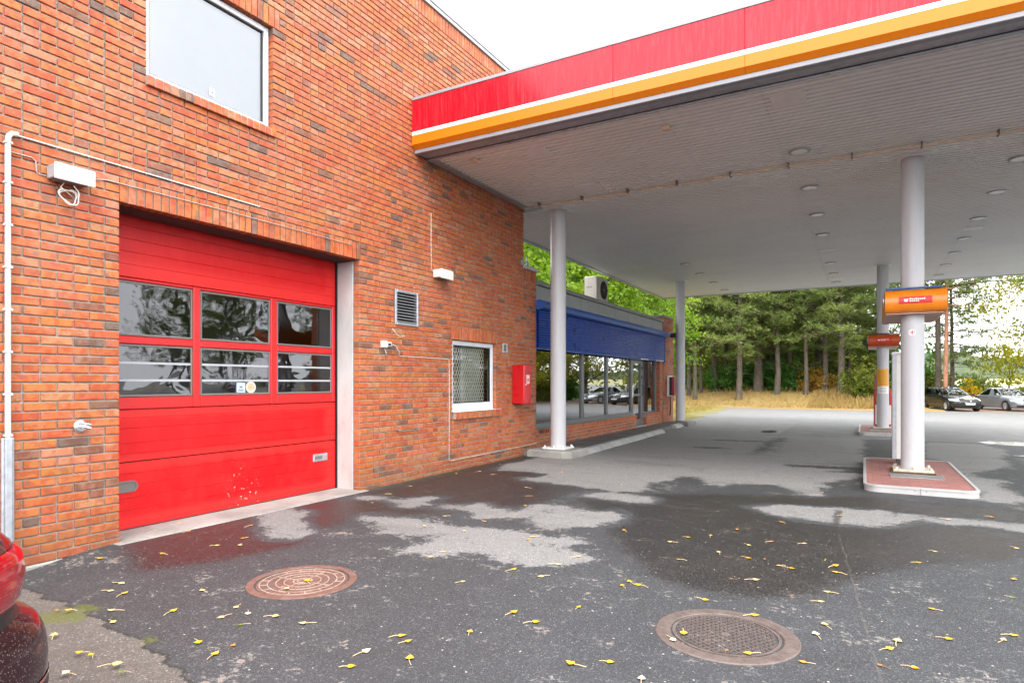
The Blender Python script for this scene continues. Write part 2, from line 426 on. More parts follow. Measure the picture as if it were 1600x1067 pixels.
DRY = [
 zpoly([(401,801),(445,794),(489,798),(475,812),(487,826),(511,832),(470,838),(436,846),(415,836),(408,819)], 0, 0, 1),
 zpoly([(20,338),(60,325),(200,325),(250,345),(330,345),(420,330),(580,335),(500,348),(470,365),(400,388),(330,398),(285,390),(260,365),(180,350),(60,352)], 540, 680, 3.478),
 zpoly([(60,440),(130,415),(200,440),(330,455),(480,470),(640,490),(850,500),(1000,540),(1150,560),(1300,555),(1335,590),(1220,580),(1200,610),(1340,650),(1250,700),(1100,715),(900,695),(760,650),(640,640),(520,655),(330,650),(320,610),(440,570),(520,545),(430,540),(330,560),(230,540),(180,480)], 540, 680, 3.478),
 zpoly([(455,395),(500,375),(600,372),(660,385),(720,365),(760,365),(800,400),(870,385),(860,410),(960,425),(990,380),(1060,372),(1150,375),(1290,400),(1380,420),(1490,400),(1515,440),(1500,480),(1350,500),(1150,505),(980,470),(1000,435),(900,450),(760,455),(650,465),(640,440),(720,425),(640,400),(560,400)], 540, 680, 3.478),
 zpoly([(0,190),(0,475),(205,490),(150,440),(350,420),(430,400),(520,402),(560,450),(680,455),(700,440),(830,445),(950,445),(1090,485),(1100,500),(1200,527),(1255,500),(1250,430),(1380,420),(1480,400),(1480,270),(1480,150),(900,150),(500,60),(200,170)], 960, 640, 3.81),
 zpoly([(915,230),(1060,226),(1100,212),(960,195),(800,190),(860,160),(1040,120),(1280,110),(1600,30),(1640,40),(1640,300),(1430,300),(1200,270),(1000,248)], 540, 680, 3.478),
 zpoly([(1285,330),(1340,305),(1560,320),(1640,330),(1700,340),(1640,370),(1540,362),(1380,345)], 540, 680, 3.478),
 zpoly([(745,568),(850,572),(950,566),(1280,580),(1600,605),(1700,615),(1700,700),(1500,690),(1300,680),(1100,655),(960,630),(880,600)], 960, 640, 3.81),
 zpoly([(90,568),(400,580),(700,612),(1200,652),(1600,690),(1900,715),(1900,790),(1600,765),(1350,720),(1200,690),(1100,712),(960,700),(860,660),(720,670),(640,700),(500,720),(330,700),(130,700)], 1280, 680, 5),
 zpoly([(830,50),(1280,70),(1480,120),(1430,190),(1500,220),(1400,262),(1180,290),(1210,330),(1500,350),(1440,390),(1480,440),(1600,495),(1700,505),(1590,520),(1460,532),(1250,512),(1240,430),(980,200),(830,180)], 1280, 680, 5),
]
for w in DRY: dry[inside(w)] = 1.0
far = np.clip((YY - 12.2) / .8, 0, 1)
lane = inside([(-4.6, 11.2), (-.1, 12.2), (-.1, 17.8), (-4.7, 17.8)]); dry[lane] = np.maximum(dry[lane], .95)
dry[(YY > 17.75)] = 1.0
dry[(XX > 6.0) & (YY < 17)] = .3
for pl2, val in ((zpoly([(955,160),(1000,162),(930,240),(800,282),(780,272),(890,205)], 960, 640, 3.81), .42), (zpoly([(1000,165),(1032,165),(965,262),(932,302),(918,290)], 960, 640, 3.81), .45), (zpoly([(440,218),(640,222),(700,232),(560,232)], 960, 640, 3.81), .3), (zpoly([(300,400),(480,395),(470,408),(340,410)], 960, 640, 3.81), .3), (zpoly([(1310,372),(1400,362),(1480,370),(1480,378)], 960, 640, 3.81), .1)):
    dry[inside(pl2)] = val
# drips around the island, a dark band across the lane
for (a, b, c0, d, val) in ((-1.1, 0.0, 11.3, 11.6, .1), (-3.2, -2.0, 15.5, 15.75, .15), (2.4, 6.2, 13.0, 14.6, .05)):
    dry[inside([(a, c0), (b, c0 + .1), (b, d + .1), (a, d)])] = val
old = np.zeros(XX.shape); old[inside([(-5.7, 2.22), (-5.17, 2.19), (-4.64, 2.13), (-3.92, 2.01), (-3.6, 1.97), (-3.17, 1.92), (-2.77, 1.80), (-2.2, 1.55), (-1.4, 1.0), (-1, -5), (-6, -5)])] = 1
conc = np.zeros(XX.shape); conc[inside([(-2.0, 17.8), (40, 17.6), (40, 24.6), (-2.0, 24.6)])] = 1
pud = np.zeros(XX.shape)
for cx, cy, rx, ry in ((-2.35, 19.0, .22, .5), (3.1, 18.0, .8, .55), (4.4, 18.2, 1.2, .5), (3.25, 15.1, .75, .18)):
    e = 1 - np.sqrt(((XX - cx) / rx) ** 2 + ((YY - cy) / ry) ** 2); pud = np.maximum(pud, np.clip(.5 + e * .8, 0, 1))
moss = np.zeros(XX.shape)
for cx, cy, rx, ry in [(*gpt(95, 955), .34, .15), (*gpt(135, 945), .22, .07), (*gpt(60, 958), .2, .16), (*gpt(232, 1000), .1, .05)]:
    e = 1 - np.sqrt(((XX - cx) / rx) ** 2 + ((YY - cy) / ry) ** 2); moss = np.maximum(moss, np.clip(e * 1.6, 0, 1))
mw = np.clip(1 - np.abs(XX + 5.60) / .07, 0, 1) * ((YY > 6.1) & (YY < 10.9)); moss = np.maximum(moss, mw * .8)
leafy = np.clip(1 - np.abs(YY - np.where(XX > 2.5, 49.2, 46.4)) / np.where(XX > 2.5, 2.6, 1.5), 0, 1)
def blur(a, it):
    for _ in range(it):
        p = np.pad(a, 1, mode='edge')
        a = (p[:-2, 1:-1] + p[2:, 1:-1] + p[1:-1, :-2] + p[1:-1, 2:] + 4 * a) / 8
    return a
dry = blur(dry, 9) * .90; old = blur(old, 1)
ZZ = np.vectorize(ground_z)(XX, YY) - 0.016 * old
# shallow unevenness
nv = [GX.size, GY.size]
mb = MB()
mb.v = [(float(x), float(y), float(z)) for x, y, z in zip(XX.ravel(), YY.ravel(), ZZ.ravel())]
W_ = GX.size
idx = np.arange(W_ * GY.size).reshape(GY.size, W_)
mb.f = np.stack([idx[:-1, :-1], idx[:-1, 1:], idx[1:, 1:], idx[1:, :-1]], -1).reshape(-1, 4).tolist()
mb.m = [0] * len(mb.f); mb.s = [True] * len(mb.f)

t = NT('asphalt_yard'); p = t.pos()
A = {k: t.attr(k) for k in ('dry', 'old', 'conc', 'pud', 'moss', 'leafy')}
big = t.noise(p, 1.6, 8, .68); med = t.noise(p, 5.5, 7, .7); fin = t.noise(p, 26, 5, .7)
nz = t.math('ADD', t.math('ADD', t.math('MULTIPLY', t.math('SUBTRACT', big, .5), 1.2), t.math('MULTIPLY', t.math('SUBTRACT', med, .5), 1.7)), t.math('MULTIPLY', t.math('SUBTRACT', fin, .5), 1.5))
D = t.map(t.math('ADD', A['dry'], nz), .42, .68, 0, 1, True)
damp = t.map(t.math('ADD', A['dry'], t.math('MULTIPLY', nz, .22)), -.04, .25, 0, 1, True)
rnd = t.sep(t.voro(p, 150, 'F1', 'Color'))[0]; dist = t.voro(p, 150, 'F1', 'Distance')
rnd2 = t.sep(t.voro(p, 48, 'F1', 'Color'))[1]; dist2 = t.voro(p, 48, 'F1', 'Distance')
agg = t.ramp(rnd, [(0, (.022, .022, .023)), (.50, (.036, .036, .039)), (.80, (.058, .058, .063)), (.95, (.10, .098, .095)), (.99, (.20, .19, .17)), (1, (.30, .28, .26))], 'LINEAR')
wetc = t.mix(1.0, agg, (.62, .57, .53), 'MULTIPLY')
dampc = t.mix(1.0, t.mix(.5, agg, (.042, .042, .044)), (.98, 1.03, 1.06), 'MULTIPLY')
dampc = t.mix(t.map(t.noise(p, .9, 5, .65), .45, .7, 0, .5), dampc, t.mix(1.0, dampc, (1.5, 1.5, 1.48), 'MULTIPLY'))
wetc = t.mix(t.map(t.noise(p, .8, 4, .6), .45, .65, 0, .6), wetc, t.mix(1.0, agg, (.80, .66, .56), 'MULTIPLY'))
cc = t.mix(damp, wetc, dampc)
wh = t.math('MULTIPLY', t.map(rnd2, .982, .985), t.map(dist2, .24, .30, 1, 0))
cc = t.mix(wh, cc, (.42, .40, .36))
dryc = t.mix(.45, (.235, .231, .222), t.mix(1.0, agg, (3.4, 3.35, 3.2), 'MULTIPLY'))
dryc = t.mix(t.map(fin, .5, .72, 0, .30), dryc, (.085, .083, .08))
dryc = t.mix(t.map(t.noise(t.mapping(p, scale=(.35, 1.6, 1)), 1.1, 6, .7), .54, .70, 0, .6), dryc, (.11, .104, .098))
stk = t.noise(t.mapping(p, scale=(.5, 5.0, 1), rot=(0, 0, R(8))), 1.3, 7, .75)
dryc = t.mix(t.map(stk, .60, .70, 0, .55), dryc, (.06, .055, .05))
cc = t.mix(1.0, cc, (.82, .82, .82), 'MULTIPLY')
cc = t.mix(D, cc, t.mix(t.map(t.sep(p)[1], 7.5, 10.5), t.mix(1.0, dryc, (.84, .84, .84), 'MULTIPLY'), dryc))  # dry tone kept paler under the canopy: brightening put into the colour
# worn light slab and road beyond the canopy
slab = t.mix(t.map(big, .35, .7), (.135, .135, .134), (.19, .188, .183)); slab = t.mix(t.map(fin, .5, .75, 0, .35), slab, (.10, .10, .098))
cc = t.mix(t.map(t.math('ADD', A['conc'], t.math('MULTIPLY', nz, .06)), .45, .55), cc, slab)
farm = t.map(t.sep(p)[1], 21.5, 25.5)
cc = t.mix(farm, cc, slab)
cc = t.mix(t.math('MULTIPLY', t.map(t.math('ADD', A['leafy'], t.math('MULTIPLY', nz, 1.1)), .35, .75), .8), cc, (.26, .12, .045))
# old asphalt patch
oldc = t.mix(.5, (.115, .102, .088), t.mix(1.0, agg, (1.9, 1.75, 1.55), 'MULTIPLY')); oldc = t.mix(t.map(med, .45, .7, 0, .5), oldc, (.06, .053, .046))
om = t.map(t.math('ADD', A['old'], t.math('MULTIPLY', t.math('SUBTRACT', fin, .5), .9)), .45, .55)
cc = t.mix(om, cc, oldc)
edge = t.map(t.math('ABSOLUTE', t.math('SUBTRACT', t.math('ADD', A['old'], t.math('MULTIPLY', t.math('SUBTRACT', fin, .5), .9)), .42)), .0, .16, .85, 0)
cc = t.mix(edge, cc, (.018, .016, .013))
ms = t.map(t.math('ADD', A['moss'], t.math('MULTIPLY', t.math('SUBTRACT', fin, .55), 1.5)), .25, .7, 0, .9)
cc = t.mix(t.math('MULTIPLY', t.math('MULTIPLY', ms, t.map(t.noise(p, 60, 4, .7), .35, .6, .25, 1)), t.map(A['moss'], 0, .1)), cc, (.085, .10, .010))
# a joint running through the new asphalt
(x0, y0), (x1, y1) = gpt(1309, 829), gpt(1378, 1066); L_ = math.hypot(x1 - x0, y1 - y0); nx, ny = (y1 - y0) / L_, -(x1 - x0) / L_
sx = t.sep(p); ln = t.math('ADD', t.math('ADD', t.math('MULTIPLY', sx[0], nx), t.math('MULTIPLY', sx[1], ny)), -(x0 * nx + y0 * ny))
ln = t.math('ABSOLUTE', t.math('ADD', ln, t.math('MULTIPLY', t.math('SUBTRACT', med, .5), .07)))
jm = t.math('MULTIPLY', t.map(ln, .003, .010, .45, 0), t.math('MULTIPLY', t.map(sx[1], y0 - .05, y0 + .05, 1, 0), t.map(fin, .35, .5)))
cc = t.mix(t.math('MULTIPLY', jm, .6), cc, (.13, .115, .095))
jm2 = t.math('MULTIPLY', t.map(t.math('ABSOLUTE', t.math('ADD', t.math('SUBTRACT', sx[0], x0 - .03), t.math('MULTIPLY', t.math('SUBTRACT', med, .5), .15))), .02, .05, .8, 0), t.math('MULTIPLY', t.map(sx[1], y0, y0 + .1), t.map(sx[1], y0 + 1.0, y0 + 1.15, 1, 0)))
cc = t.mix(jm2, cc, (.03, .027, .024))
pm = t.map(t.math('ADD', A['pud'], t.math('MULTIPLY', nz, .35)), .50, .56, 0, 1, True)
cc = t.mix(pm, cc, (.10, .10, .10))
ro = t.mix(D, t.mix(damp, (.42,) * 3, (.68,) * 3), (.85,) * 3); ro = t.mix(pm, ro, (.12,) * 3)
hgt = t.math('ADD', t.math('MULTIPLY', dist, .7), t.math('MULTIPLY', fin, .6))
bm = t.n('ShaderNodeBump'); t.put(bm.inputs['Height'], hgt); bm.inputs['Distance'].default_value = .006
t.put(bm.inputs['Strength'], t.map(pm, 0, 1, .42, 0))
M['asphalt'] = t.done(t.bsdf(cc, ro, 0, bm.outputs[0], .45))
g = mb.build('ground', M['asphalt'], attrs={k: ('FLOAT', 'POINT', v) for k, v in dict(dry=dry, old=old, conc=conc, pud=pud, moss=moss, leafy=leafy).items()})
tag(g, 'damp grey asphalt yard with pale dry patches and puddles', 'ground', kind='structure')

# ------------------------------------------------------------------ bricks
rng = random.Random(3)
def brick_colour():
    r = rng.random()
    if r < .60: c = (.45 + rng.uniform(-.05, .045), .122 + rng.uniform(-.018, .022), .034 + rng.uniform(-.008, .010))
    elif r < .78: c = (.40 + rng.uniform(-.04, .035), .095 + rng.uniform(-.013, .018), .030)
    elif r < .91: c = (.42, .165 + rng.uniform(-.025, .025), .080)
    elif r < .972: c = (.21 + rng.uniform(-.04, .04), .088, .052)
    else: c = (.14, .095, .075)
    return (*c, rng.random())

class Bricks:
    """bricks laid on a plane: pos(a, z, n) maps along-wall, height and outward distance"""
    def __init__(self, pos):
        self.mb = MB(); self.col = []; self.pos = pos
    def brick(self, a0, a1, z0, z1, depth=.105, out=0.0, vj=.0035):
        j = rng.uniform(-.002, .002) + out
        c = brick_colour(); e = .0045; P = self.pos
        a0 += rng.uniform(-.0012, .0012); a1 += rng.uniform(-.0012, .0012)
        vs = [P(a0 + e, z0 + e, j), P(a1 - e, z0 + e, j), P(a1 - e, z1 - e, j), P(a0 + e, z1 - e, j),
              P(a0, z0, j - e), P(a1, z0, j - e), P(a1, z1, j - e), P(a0, z1, j - e),
              P(a0, z0, j - depth), P(a1, z0, j - depth), P(a1, z1, j - depth), P(a0, z1, j - depth)]
        fs = [(0, 1, 2, 3)] + [(4 + i, 4 + (i + 1) % 4, (i + 1) % 4, i) for i in range(4)] + [(8 + i, 8 + (i + 1) % 4, 4 + (i + 1) % 4, 4 + i) for i in range(4)]
        self.mb.add(vs, fs); self.col += [c] * 12
    def courses(self, a0, a1, z0, n, holes=(), joint0=0.0, h=.075, L=.24, J=.0135):
        for k in range(n):
            zb = z0 + k * h; zt = zb + h - J; zm = (zb + zt) / 2
            segs = [(a0, a1)]
            for (h0, h1, hz0, hz1) in holes:
                if hz0 < zm < hz1:
                    ns = []
                    for s0, s1 in segs:
                        if h1 <= s0 or h0 >= s1: ns.append((s0, s1)); continue
                        if h0 > s0: ns.append((s0, h0))
                        if h1 < s1: ns.append((h1, s1))
                    segs = ns
            sh = joint0 + (L / 2 if k % 2 else 0)
            for s0, s1 in segs:
                x = sh + math.floor((s0 - sh) / L) * L; cuts = [s0]
                while x < s1:
                    if x > s0 + .055 and x < s1 - .055:
                        cuts.append(x)
                    if rng.random() < .15 and s0 + .06 < x + L / 2 < s1 - .06 and x > s0: cuts.append(x + L / 2)
                    x += L
                cuts = sorted(set(cuts)) + [s1]
                for i in range(len(cuts) - 1):
                    b0 = cuts[i] + (0 if cuts[i] in (a0, s0) else J / 2); b1 = cuts[i + 1] - (0 if cuts[i + 1] == s1 else J / 2)
                    if b1 - b0 > .02: self.brick(b0, b1, zb, zt)
    def soldiers(self, a0, a1, z0, z1, pitch=.075, J=.012, out=0.0, depth=.105, split=None):
        n = max(1, round((a1 - a0) / pitch)); w = (a1 - a0) / n
        for i in range(n):
            self.brick(a0 + i * w + J / 2, a0 + (i + 1) * w - J / 2, z0, z1, depth, out)
    def build(self, name, parent):
        return self.mb.build(name, M['brick'], parent, attrs={'bc': ('FLOAT_COLOR', 'POINT', self.col)})

def slab(mb, pos, a0, a1, z0, z1, holes, front=-.007, back=-.20, cuts=(), inset=.006):
    """mortar body with openings, split in rectangles that only abut"""
    hs = [(h0 - inset * 0 , h1, hz0, hz1) for (h0, h1, hz0, hz1) in holes]
    A_ = sorted({a0, a1, *[min(max(v, a0), a1) for h in hs for v in h[:2]]}); Z_ = sorted({z0, z1, *[min(max(v, z0), z1) for h in hs for v in h[2:]]})
    cell = {}
    for i in range(len(A_) - 1):
        for k in range(len(Z_) - 1):
            am = (A_[i] + A_[i + 1]) / 2; zm = (Z_[k] + Z_[k + 1]) / 2
            cell[i, k] = not any(h[0] < am < h[1] and h[2] < zm < h[3] for h in hs)
    for (i, k), on in cell.items():
        if not on: continue
        b0, b1, c0, c1 = A_[i], A_[i + 1], Z_[k], Z_[k + 1]
        mb.add([pos(b0, c0, front), pos(b1, c0, front), pos(b1, c1, front), pos(b0, c1, front)], [(0, 1, 2, 3)])
        mb.add([pos(b0, c0, back), pos(b1, c0, back), pos(b1, c1, back), pos(b0, c1, back)], [(3, 2, 1, 0)])
        for (di, dk, e0, e1) in ((-1, 0, (b0, c0), (b0, c1)), (1, 0, (b1, c1), (b1, c0)), (0, -1, (b1, c0), (b0, c0)), (0, 1, (b0, c1), (b1, c1))):
            if not cell.get((i + di, k + dk), False):
                mb.add([pos(*e0, front), pos(*e1, front), pos(*e1, back), pos(*e0, back)], [(0, 1, 2, 3)])

PX = lambda a, z, n: (WALL + n, a, z)            # wall facing +x, along y
Z0 = -.024; CH = .075
cz = lambda k: Z0 + CH * k

# ------------------------------------------------------------------ garage building
gar = empty('garage_building', (WALL, 4.0, 0), 'tall orange brick garage building with the big red sectional door', 'building')
DOOR = (3.06, 6.04, -.5, 2.976)
WUP = (3.297, 4.69, 4.101, 5.301)
WLO = (8.12, 9.46, .801, 2.076)
VENT = (6.73, 7.24, 2.20, 2.69)
LINT = (3.06, 6.06, 2.976, 3.201); LUP = (3.22, 4.78, 5.301, 5.526); LLO = (8.10, 9.52, 2.076, 2.301)
holes = [DOOR, WUP, WLO, (6.72, 7.25, 2.201, 2.701), LINT, LUP, LLO]
TOPK = 91                                         # courses up to the soldier row under the roof edge
bw = Bricks(PX)
holes_low = [DOOR, WUP, WLO, (6.72, 7.25, 2.201, 2.701), LINT, LUP, LLO]
WINGK = 45
bw.courses(-1.0, 11.015, Z0, WINGK, holes_low, 3.06)
bw.courses(-1.0, 10.49, cz(WINGK), TOPK - WINGK, holes_low, 3.06)
bw.soldiers(10.49, 11.015, cz(WINGK), cz(48) - .012)
bw.soldiers(-1.0, 10.49, cz(TOPK), cz(TOPK + 3) - .012)
bw.soldiers(*LINT[:2], cz(40), cz(43) - .012)
bw.soldiers(*LUP[:2], cz(71), cz(74) - .012)
bw.soldiers(*LLO[:2], cz(28), cz(31) - .012)
wall_b = bw.build('brick_wall', gar)
mm = MB()
slab(mm, PX, -1.0, 11.015, Z0 - .01, cz(48) - .02, [(3.052, 6.048, -.5, 2.984), (3.289, 4.698, 4.09, 9), (8.112, 9.468, .795, 2.084), (6.72, 7.25, 2.201, 2.70)], -.015, -.108)
slab(mm, PX, -1.0, 10.488, cz(48) - .02, cz(94) - .02, [(3.289, 4.698, 4.09, 5.309)], -.015, -.108)
mm.build('mortar', M['mortar'], wall_b)
# inner leaf and the sides nobody sees
ib = MB()
slab(ib, PX, -1.0, 11.0, -.1, 6.95, [(2.90, 6.20, -.5, 3.02), (3.28, 4.72, 4.08, 5.32), (8.10, 9.48, .78, 2.10), (10.47, 11.2, 3.5, 8)], -.112, -.30)
ib.box(-14, -5.97, -1.3, -1.0, -.1, 6.95); ib.box(-14, -5.97, 10.2, 10.48, -.1, 6.95); ib.box(-14.3, -14, -1.3, 10.48, -.1, 6.95)
ib.build('rear_wall', M['brick_plain'], gar)
rb = MB(); rb.box(-14.35, WALL + .03, -1.35, 10.51, cz(94) - .005, cz(94) + .05, 0, .008); rb.box(-14.35, WALL + .045, -1.36, 10.53, cz(94) + .052, cz(94) + .115, 0, .01)
rb.build('roof_edge', M['cap_light'], gar)
rb = MB(); rb.box(-6.2, WALL + .035, 10.47, 11.05, cz(48) - .008, cz(48) + .062, 0, .008); rb.build('wall_cap', M['cap_light'], gar)
fb = MB(); fb.box(-5.9, WALL + .02, -1.0, 3.02, -.35, Z0 - .004, 0, .012); fb.build('foundation', M['concrete'], gar)
fb = MB(); fb.box(-5.9, WALL + .012, 6.13, 11.0, -.35, Z0 - .002, 0, .01); fb.build('foundation', M['concrete'], gar)
# rowlock sills
for (a0, a1, z0, z1, pr) in ((3.285, 4.715, 4.086, 4.172, .035), (8.16, 9.62, .806, .922, .04)):
    sb = Bricks(PX); n = 19; w = (a1 - a0) / n
    for i in range(n): sb.brick(a0 + i * w + .006, a0 + (i + 1) * w - .006, z0, z1, .15, pr)
    s_ = sb.build('window_sill', gar)
    m2 = MB(); m2.box(WALL - .1, WALL + pr - .008, a0 + .003, a1 - .003, z0 + .004, z1 - .006); m2.build('sill_mortar', M['mortar_dark'], s_)
# --- upper window
def frame_mb(x0, x1, y0, y1, z0, z1, w, bev=.006, wb=None):
    m = MB(); wb = wb or w
    m.box(x0, x1, y0, y0 + w, z0, z1, 0, bev); m.box(x0, x1, y1 - w, y1, z0, z1, 0, bev)
    m.box(x0, x1, y0 + w, y1 - w, z1 - w, z1, 0, bev); m.box(x0, x1, y0 + w, y1 - w, z0, z0 + wb, 0, bev)
    return m
def pane(x, y0, y1, z0, z1):
    m = MB(); m.add([(x, y0, z0), (x, y1, z0), (x, y1, z1), (x, y0, z1)], [(0, 1, 2, 3)]); return m
wf = frame_mb(WALL - .13, WALL - .065, 3.30, 4.682, 4.178, 5.297, .06).build('window', M['win_frame'], gar)
frame_mb(WALL - .115, WALL - .085, 3.361, 4.621, 4.239, 5.236, .012, .003).build('glazing_gasket', M['black'], wf)
pane(WALL - .10, 3.373, 4.609, 4.251, 5.224).build('pane', M['glass_window'], wf)
m = MB(); m.box(WALL - .15, WALL - .135, 3.32, 4.66, 4.18, 5.29); m.build('blind', M['curtain'], wf)
m = MB(); m.box(WALL - .099, WALL - .0965, 3.99, 4.045, 4.30, 4.37); m.build('sticker', M['sign_white'], wf)
m = MB(); m.box(WALL - .096, WALL - .0955, 4.008, 4.028, 4.325, 4.345); m.build('sticker_mark', M['ink'], wf)
# --- lower window
wf = frame_mb(WALL - .13, WALL - .05, 8.14, 9.445, .926, 2.07, .075, .008, .13).build('window', M['win_frame'], gar)
frame_mb(WALL - .11, WALL - .07, 8.216, 9.369, 1.057, 1.994, .014, .003).build('glazing_gasket', M['black'], wf)
pane(WALL - .09, 8.23, 9.355, 1.071, 1.98).build('pane', M['glass_low'], wf)
m = MB(); m.box(WALL - .06, WALL + .045, 8.15, 9.56, .9235, .930); m.build('sill_tape', M['sign_white'], wf)
m = MB(); m.box(WALL - .01, WALL + .047, 9.40, 9.58, .9302, .938); m.build('red_tape', M['sign_red'], wf)
m = MB()
for s in (1, -1):
    a = -1.2
    while a < 2.4:
        y0, y1, za, zb = 8.23 + a, 8.23 + a + .98 * .55, 1.06, 2.04
        if s < 0: y0, y1 = y1, y0
        q0 = Vector((WALL - .16 - .004 * (s > 0), y0, za)); q1 = Vector((WALL - .16 - .004 * (s > 0), y1, zb))
        # clip to the opening
        lo, hi = 8.22, 9.30
        def cl(p, q):
            t0, t1 = 0.0, 1.0; d = q.y - p.y
            for bnd, sg in ((lo, 1), (hi, -1)):
                if abs(d) < 1e-6: continue
                tt = (bnd - p.y) / d
                if (d > 0) == (sg > 0): t0 = max(t0, tt)
                else: t1 = min(t1, tt)
            return (p.lerp(q, t0), p.lerp(q, t1)) if t1 - t0 > .02 else None
        r = cl(q0, q1)
        if r: m.tube(r, .0075, 4)
        a += .068
m.build('security_grille', M['gate_mesh'], wf)
m = MB(); m.box(WALL - .21, WALL - .175, 8.62, 8.66, 1.0, 2.05, 0, .004); m.build('mullion', M['win_frame'], wf)
m = MB(); m.box(-5.98, -5.965, 8.78, 9.4, 1.0, 2.0); m.build('screen', M['green_panel'], wf)
m = MB(); m.box(WALL - .5, WALL - .3, 8.05, 8.62, 1.0, 1.32, 0, .01); m.box(WALL - .52, WALL - .28, 8.03, 8.64, 1.30, 1.33, 0, .006); m.build('blue_crate', M['blue_plastic'], wf)
# room shells behind the openings
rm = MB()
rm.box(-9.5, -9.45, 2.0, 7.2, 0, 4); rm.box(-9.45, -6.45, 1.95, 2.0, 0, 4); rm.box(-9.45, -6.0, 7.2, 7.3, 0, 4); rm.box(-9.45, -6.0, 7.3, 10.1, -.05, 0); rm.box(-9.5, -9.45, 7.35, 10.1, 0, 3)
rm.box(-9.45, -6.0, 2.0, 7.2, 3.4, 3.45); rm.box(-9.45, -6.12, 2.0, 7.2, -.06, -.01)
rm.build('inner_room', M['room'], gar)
# --- vent grille
vg = frame_mb(WALL - .05, WALL + .018, *VENT, .035, .004).build('vent_grille', M['galv'], gar)
m = MB(); k = 10
for i in range(k):
    z = VENT[2] + .045 + i * (VENT[3] - VENT[2] - .08) / k
    m.add([(WALL + .012, VENT[0] + .036, z), (WALL + .012, VENT[1] - .036, z), (WALL - .03, VENT[1] - .036, z + .016), (WALL - .03, VENT[0] + .036, z + .016),
           (WALL + .012, VENT[0] + .036, z + .006), (WALL + .012, VENT[1] - .036, z + .006), (WALL - .03, VENT[1] - .036, z + .022), (WALL - .03, VENT[0] + .036, z + .022)],
          [(0, 1, 2, 3), (7, 6, 5, 4), (0, 4, 5, 1), (3, 2, 6, 7)])
m.build('louvres', M['louvre'], vg)
m = MB(); m.box(WALL - .10, WALL - .07, VENT[0], VENT[1], VENT[2], VENT[3]); m.build('vent_duct', M['dark'], vg)
# --- small vent right of the low window
vg = frame_mb(WALL - .01, WALL + .014, 9.68, 9.85, 1.93, 2.10, .028, .003).build('small_vent', M['galv'], gar)
m = MB(); m.box(WALL - .005, WALL + .004, 9.707, 9.823, 1.957, 2.073); m.build('vent_gauze', M['ink'], vg)
# --- red sectional door
DX = -6.08
gd = MB()
def panel(m, z0, z1, y0=3.0, y1=6.025, x=DX, ribs=()):
    # one section with rounded edges and pressed grooves
    m.box(x - .04, x, y0, y1, z0 + .0006, z1 - .0006, 0, .0025)
for z0, z1 in ((2.40, 3.12),):
    zz = [2.40, 2.52, 2.64, 2.76, 2.88, 3.0, 3.12]
    for a, b in zip(zz[:-1], zz[1:]): panel(gd, a, b)
zz = [1.135, 1.06, .96, .82, .72, .645]
for b, a in zip(zz[:-1], zz[1:]): panel(gd, a, b)
zz = [.635, .53, .42, .30, .18, .05, .012]
for b, a in zip(zz[:-1], zz[1:]): panel(gd, a, b)
door = gd.build('garage_door', M['door_red'], gar)
gt = MB(); YP = [3.0, 3.13, 4.027, 4.106, 5.0, 5.09, 5.974, 6.025]
for y0, y1 in ((3.0, 3.13), (4.027, 4.106), (5.0, 5.09), (5.974, 6.025)): gt.box(DX - .04, DX + .006, y0, y1, 1.142, 2.394, 0, .008)
for z0, z1 in ((1.142, 1.255), (1.765, 1.838), (2.365, 2.394)):
    for y0, y1 in ((3.13, 4.027), (4.106, 5.0), (5.09, 5.974)): gt.box(DX - .04, DX + .004, y0 + .002, y1 - .002, z0, z1, 0, .008)
gt.build('window_rails', M['door_red_trim'], door)
for z0, z1 in ((1.255, 1.765), (1.838, 2.365)):
    for y0, y1 in ((3.13, 4.027), (4.106, 5.0), (5.09, 5.974)):
        f = frame_mb(DX - .03, DX - .004, y0 + .004, y1 - .004, z0 + .004, z1 - .004, .02, .004).build('window', M['ink'], door)
        pane(DX - .015, y0 + .024, y1 - .024, z0 + .024, z1 - .024).build('pane', M['glass_door'], f)
m = MB()
for z in (1.418, 1.585):
    for y0, y1 in ((3.15, 4.005), (4.128, 4.978), (5.112, 5.952)): m.box(DX - .013, DX - .010, y0, y1, z - .011, z + .011)
m.build('white_stripes', M['rail_white'], door)
m = MB(); m.box(DX - .012, DX - .009, 4.55, 4.66, 1.285, 1.395); m.build('blue_sticker', M['sign_blue'], door)
m = MB(); m.box(DX - .0088, DX - .0084, 4.57, 4.64, 1.30, 1.312); m.box(DX - .0088, DX - .0084, 4.585, 4.625, 1.335, 1.355); m.box(DX - .0088, DX - .0084, 4.57, 4.64, 1.317, 1.323); m.build('sticker_text', M['ink'], door)
m = MB(); m.cyl((DX - .012, 4.735, 1.342), .066, .003, 24, 0, 'x'); m.build('pink_sticker', M['sign_pink'], door)
m = MB()
for zz_, w_ in ((1.375, .06), (1.36, .085), (1.345, .09), (1.33, .085), (1.315, .06)): m.box(DX - .0088, DX - .0084, 4.735 - w_ / 2, 4.735 + w_ / 2, zz_ - .003, zz_ + .003)
m.build('sticker_text', M['ink_brown'], door)
m = MB(); m.box(DX - .002, DX + .008, 5.645, 5.885, .388, .485, 0, .004); m.box(DX + .008, DX + .012, 5.655, 5.875, .398, .475, 0, .002)
pl = m.build('name_plate', M['galv'], door)
m = MB(); m.box(DX + .012, DX + .0135, 5.668, 5.79, .415, .458)
for i in range(6): m.box(DX + .0135, DX + .0145, 5.675 + i * .019, 5.687 + i * .019, .42, .453)
m.build('plate_text', M['ink'], pl)
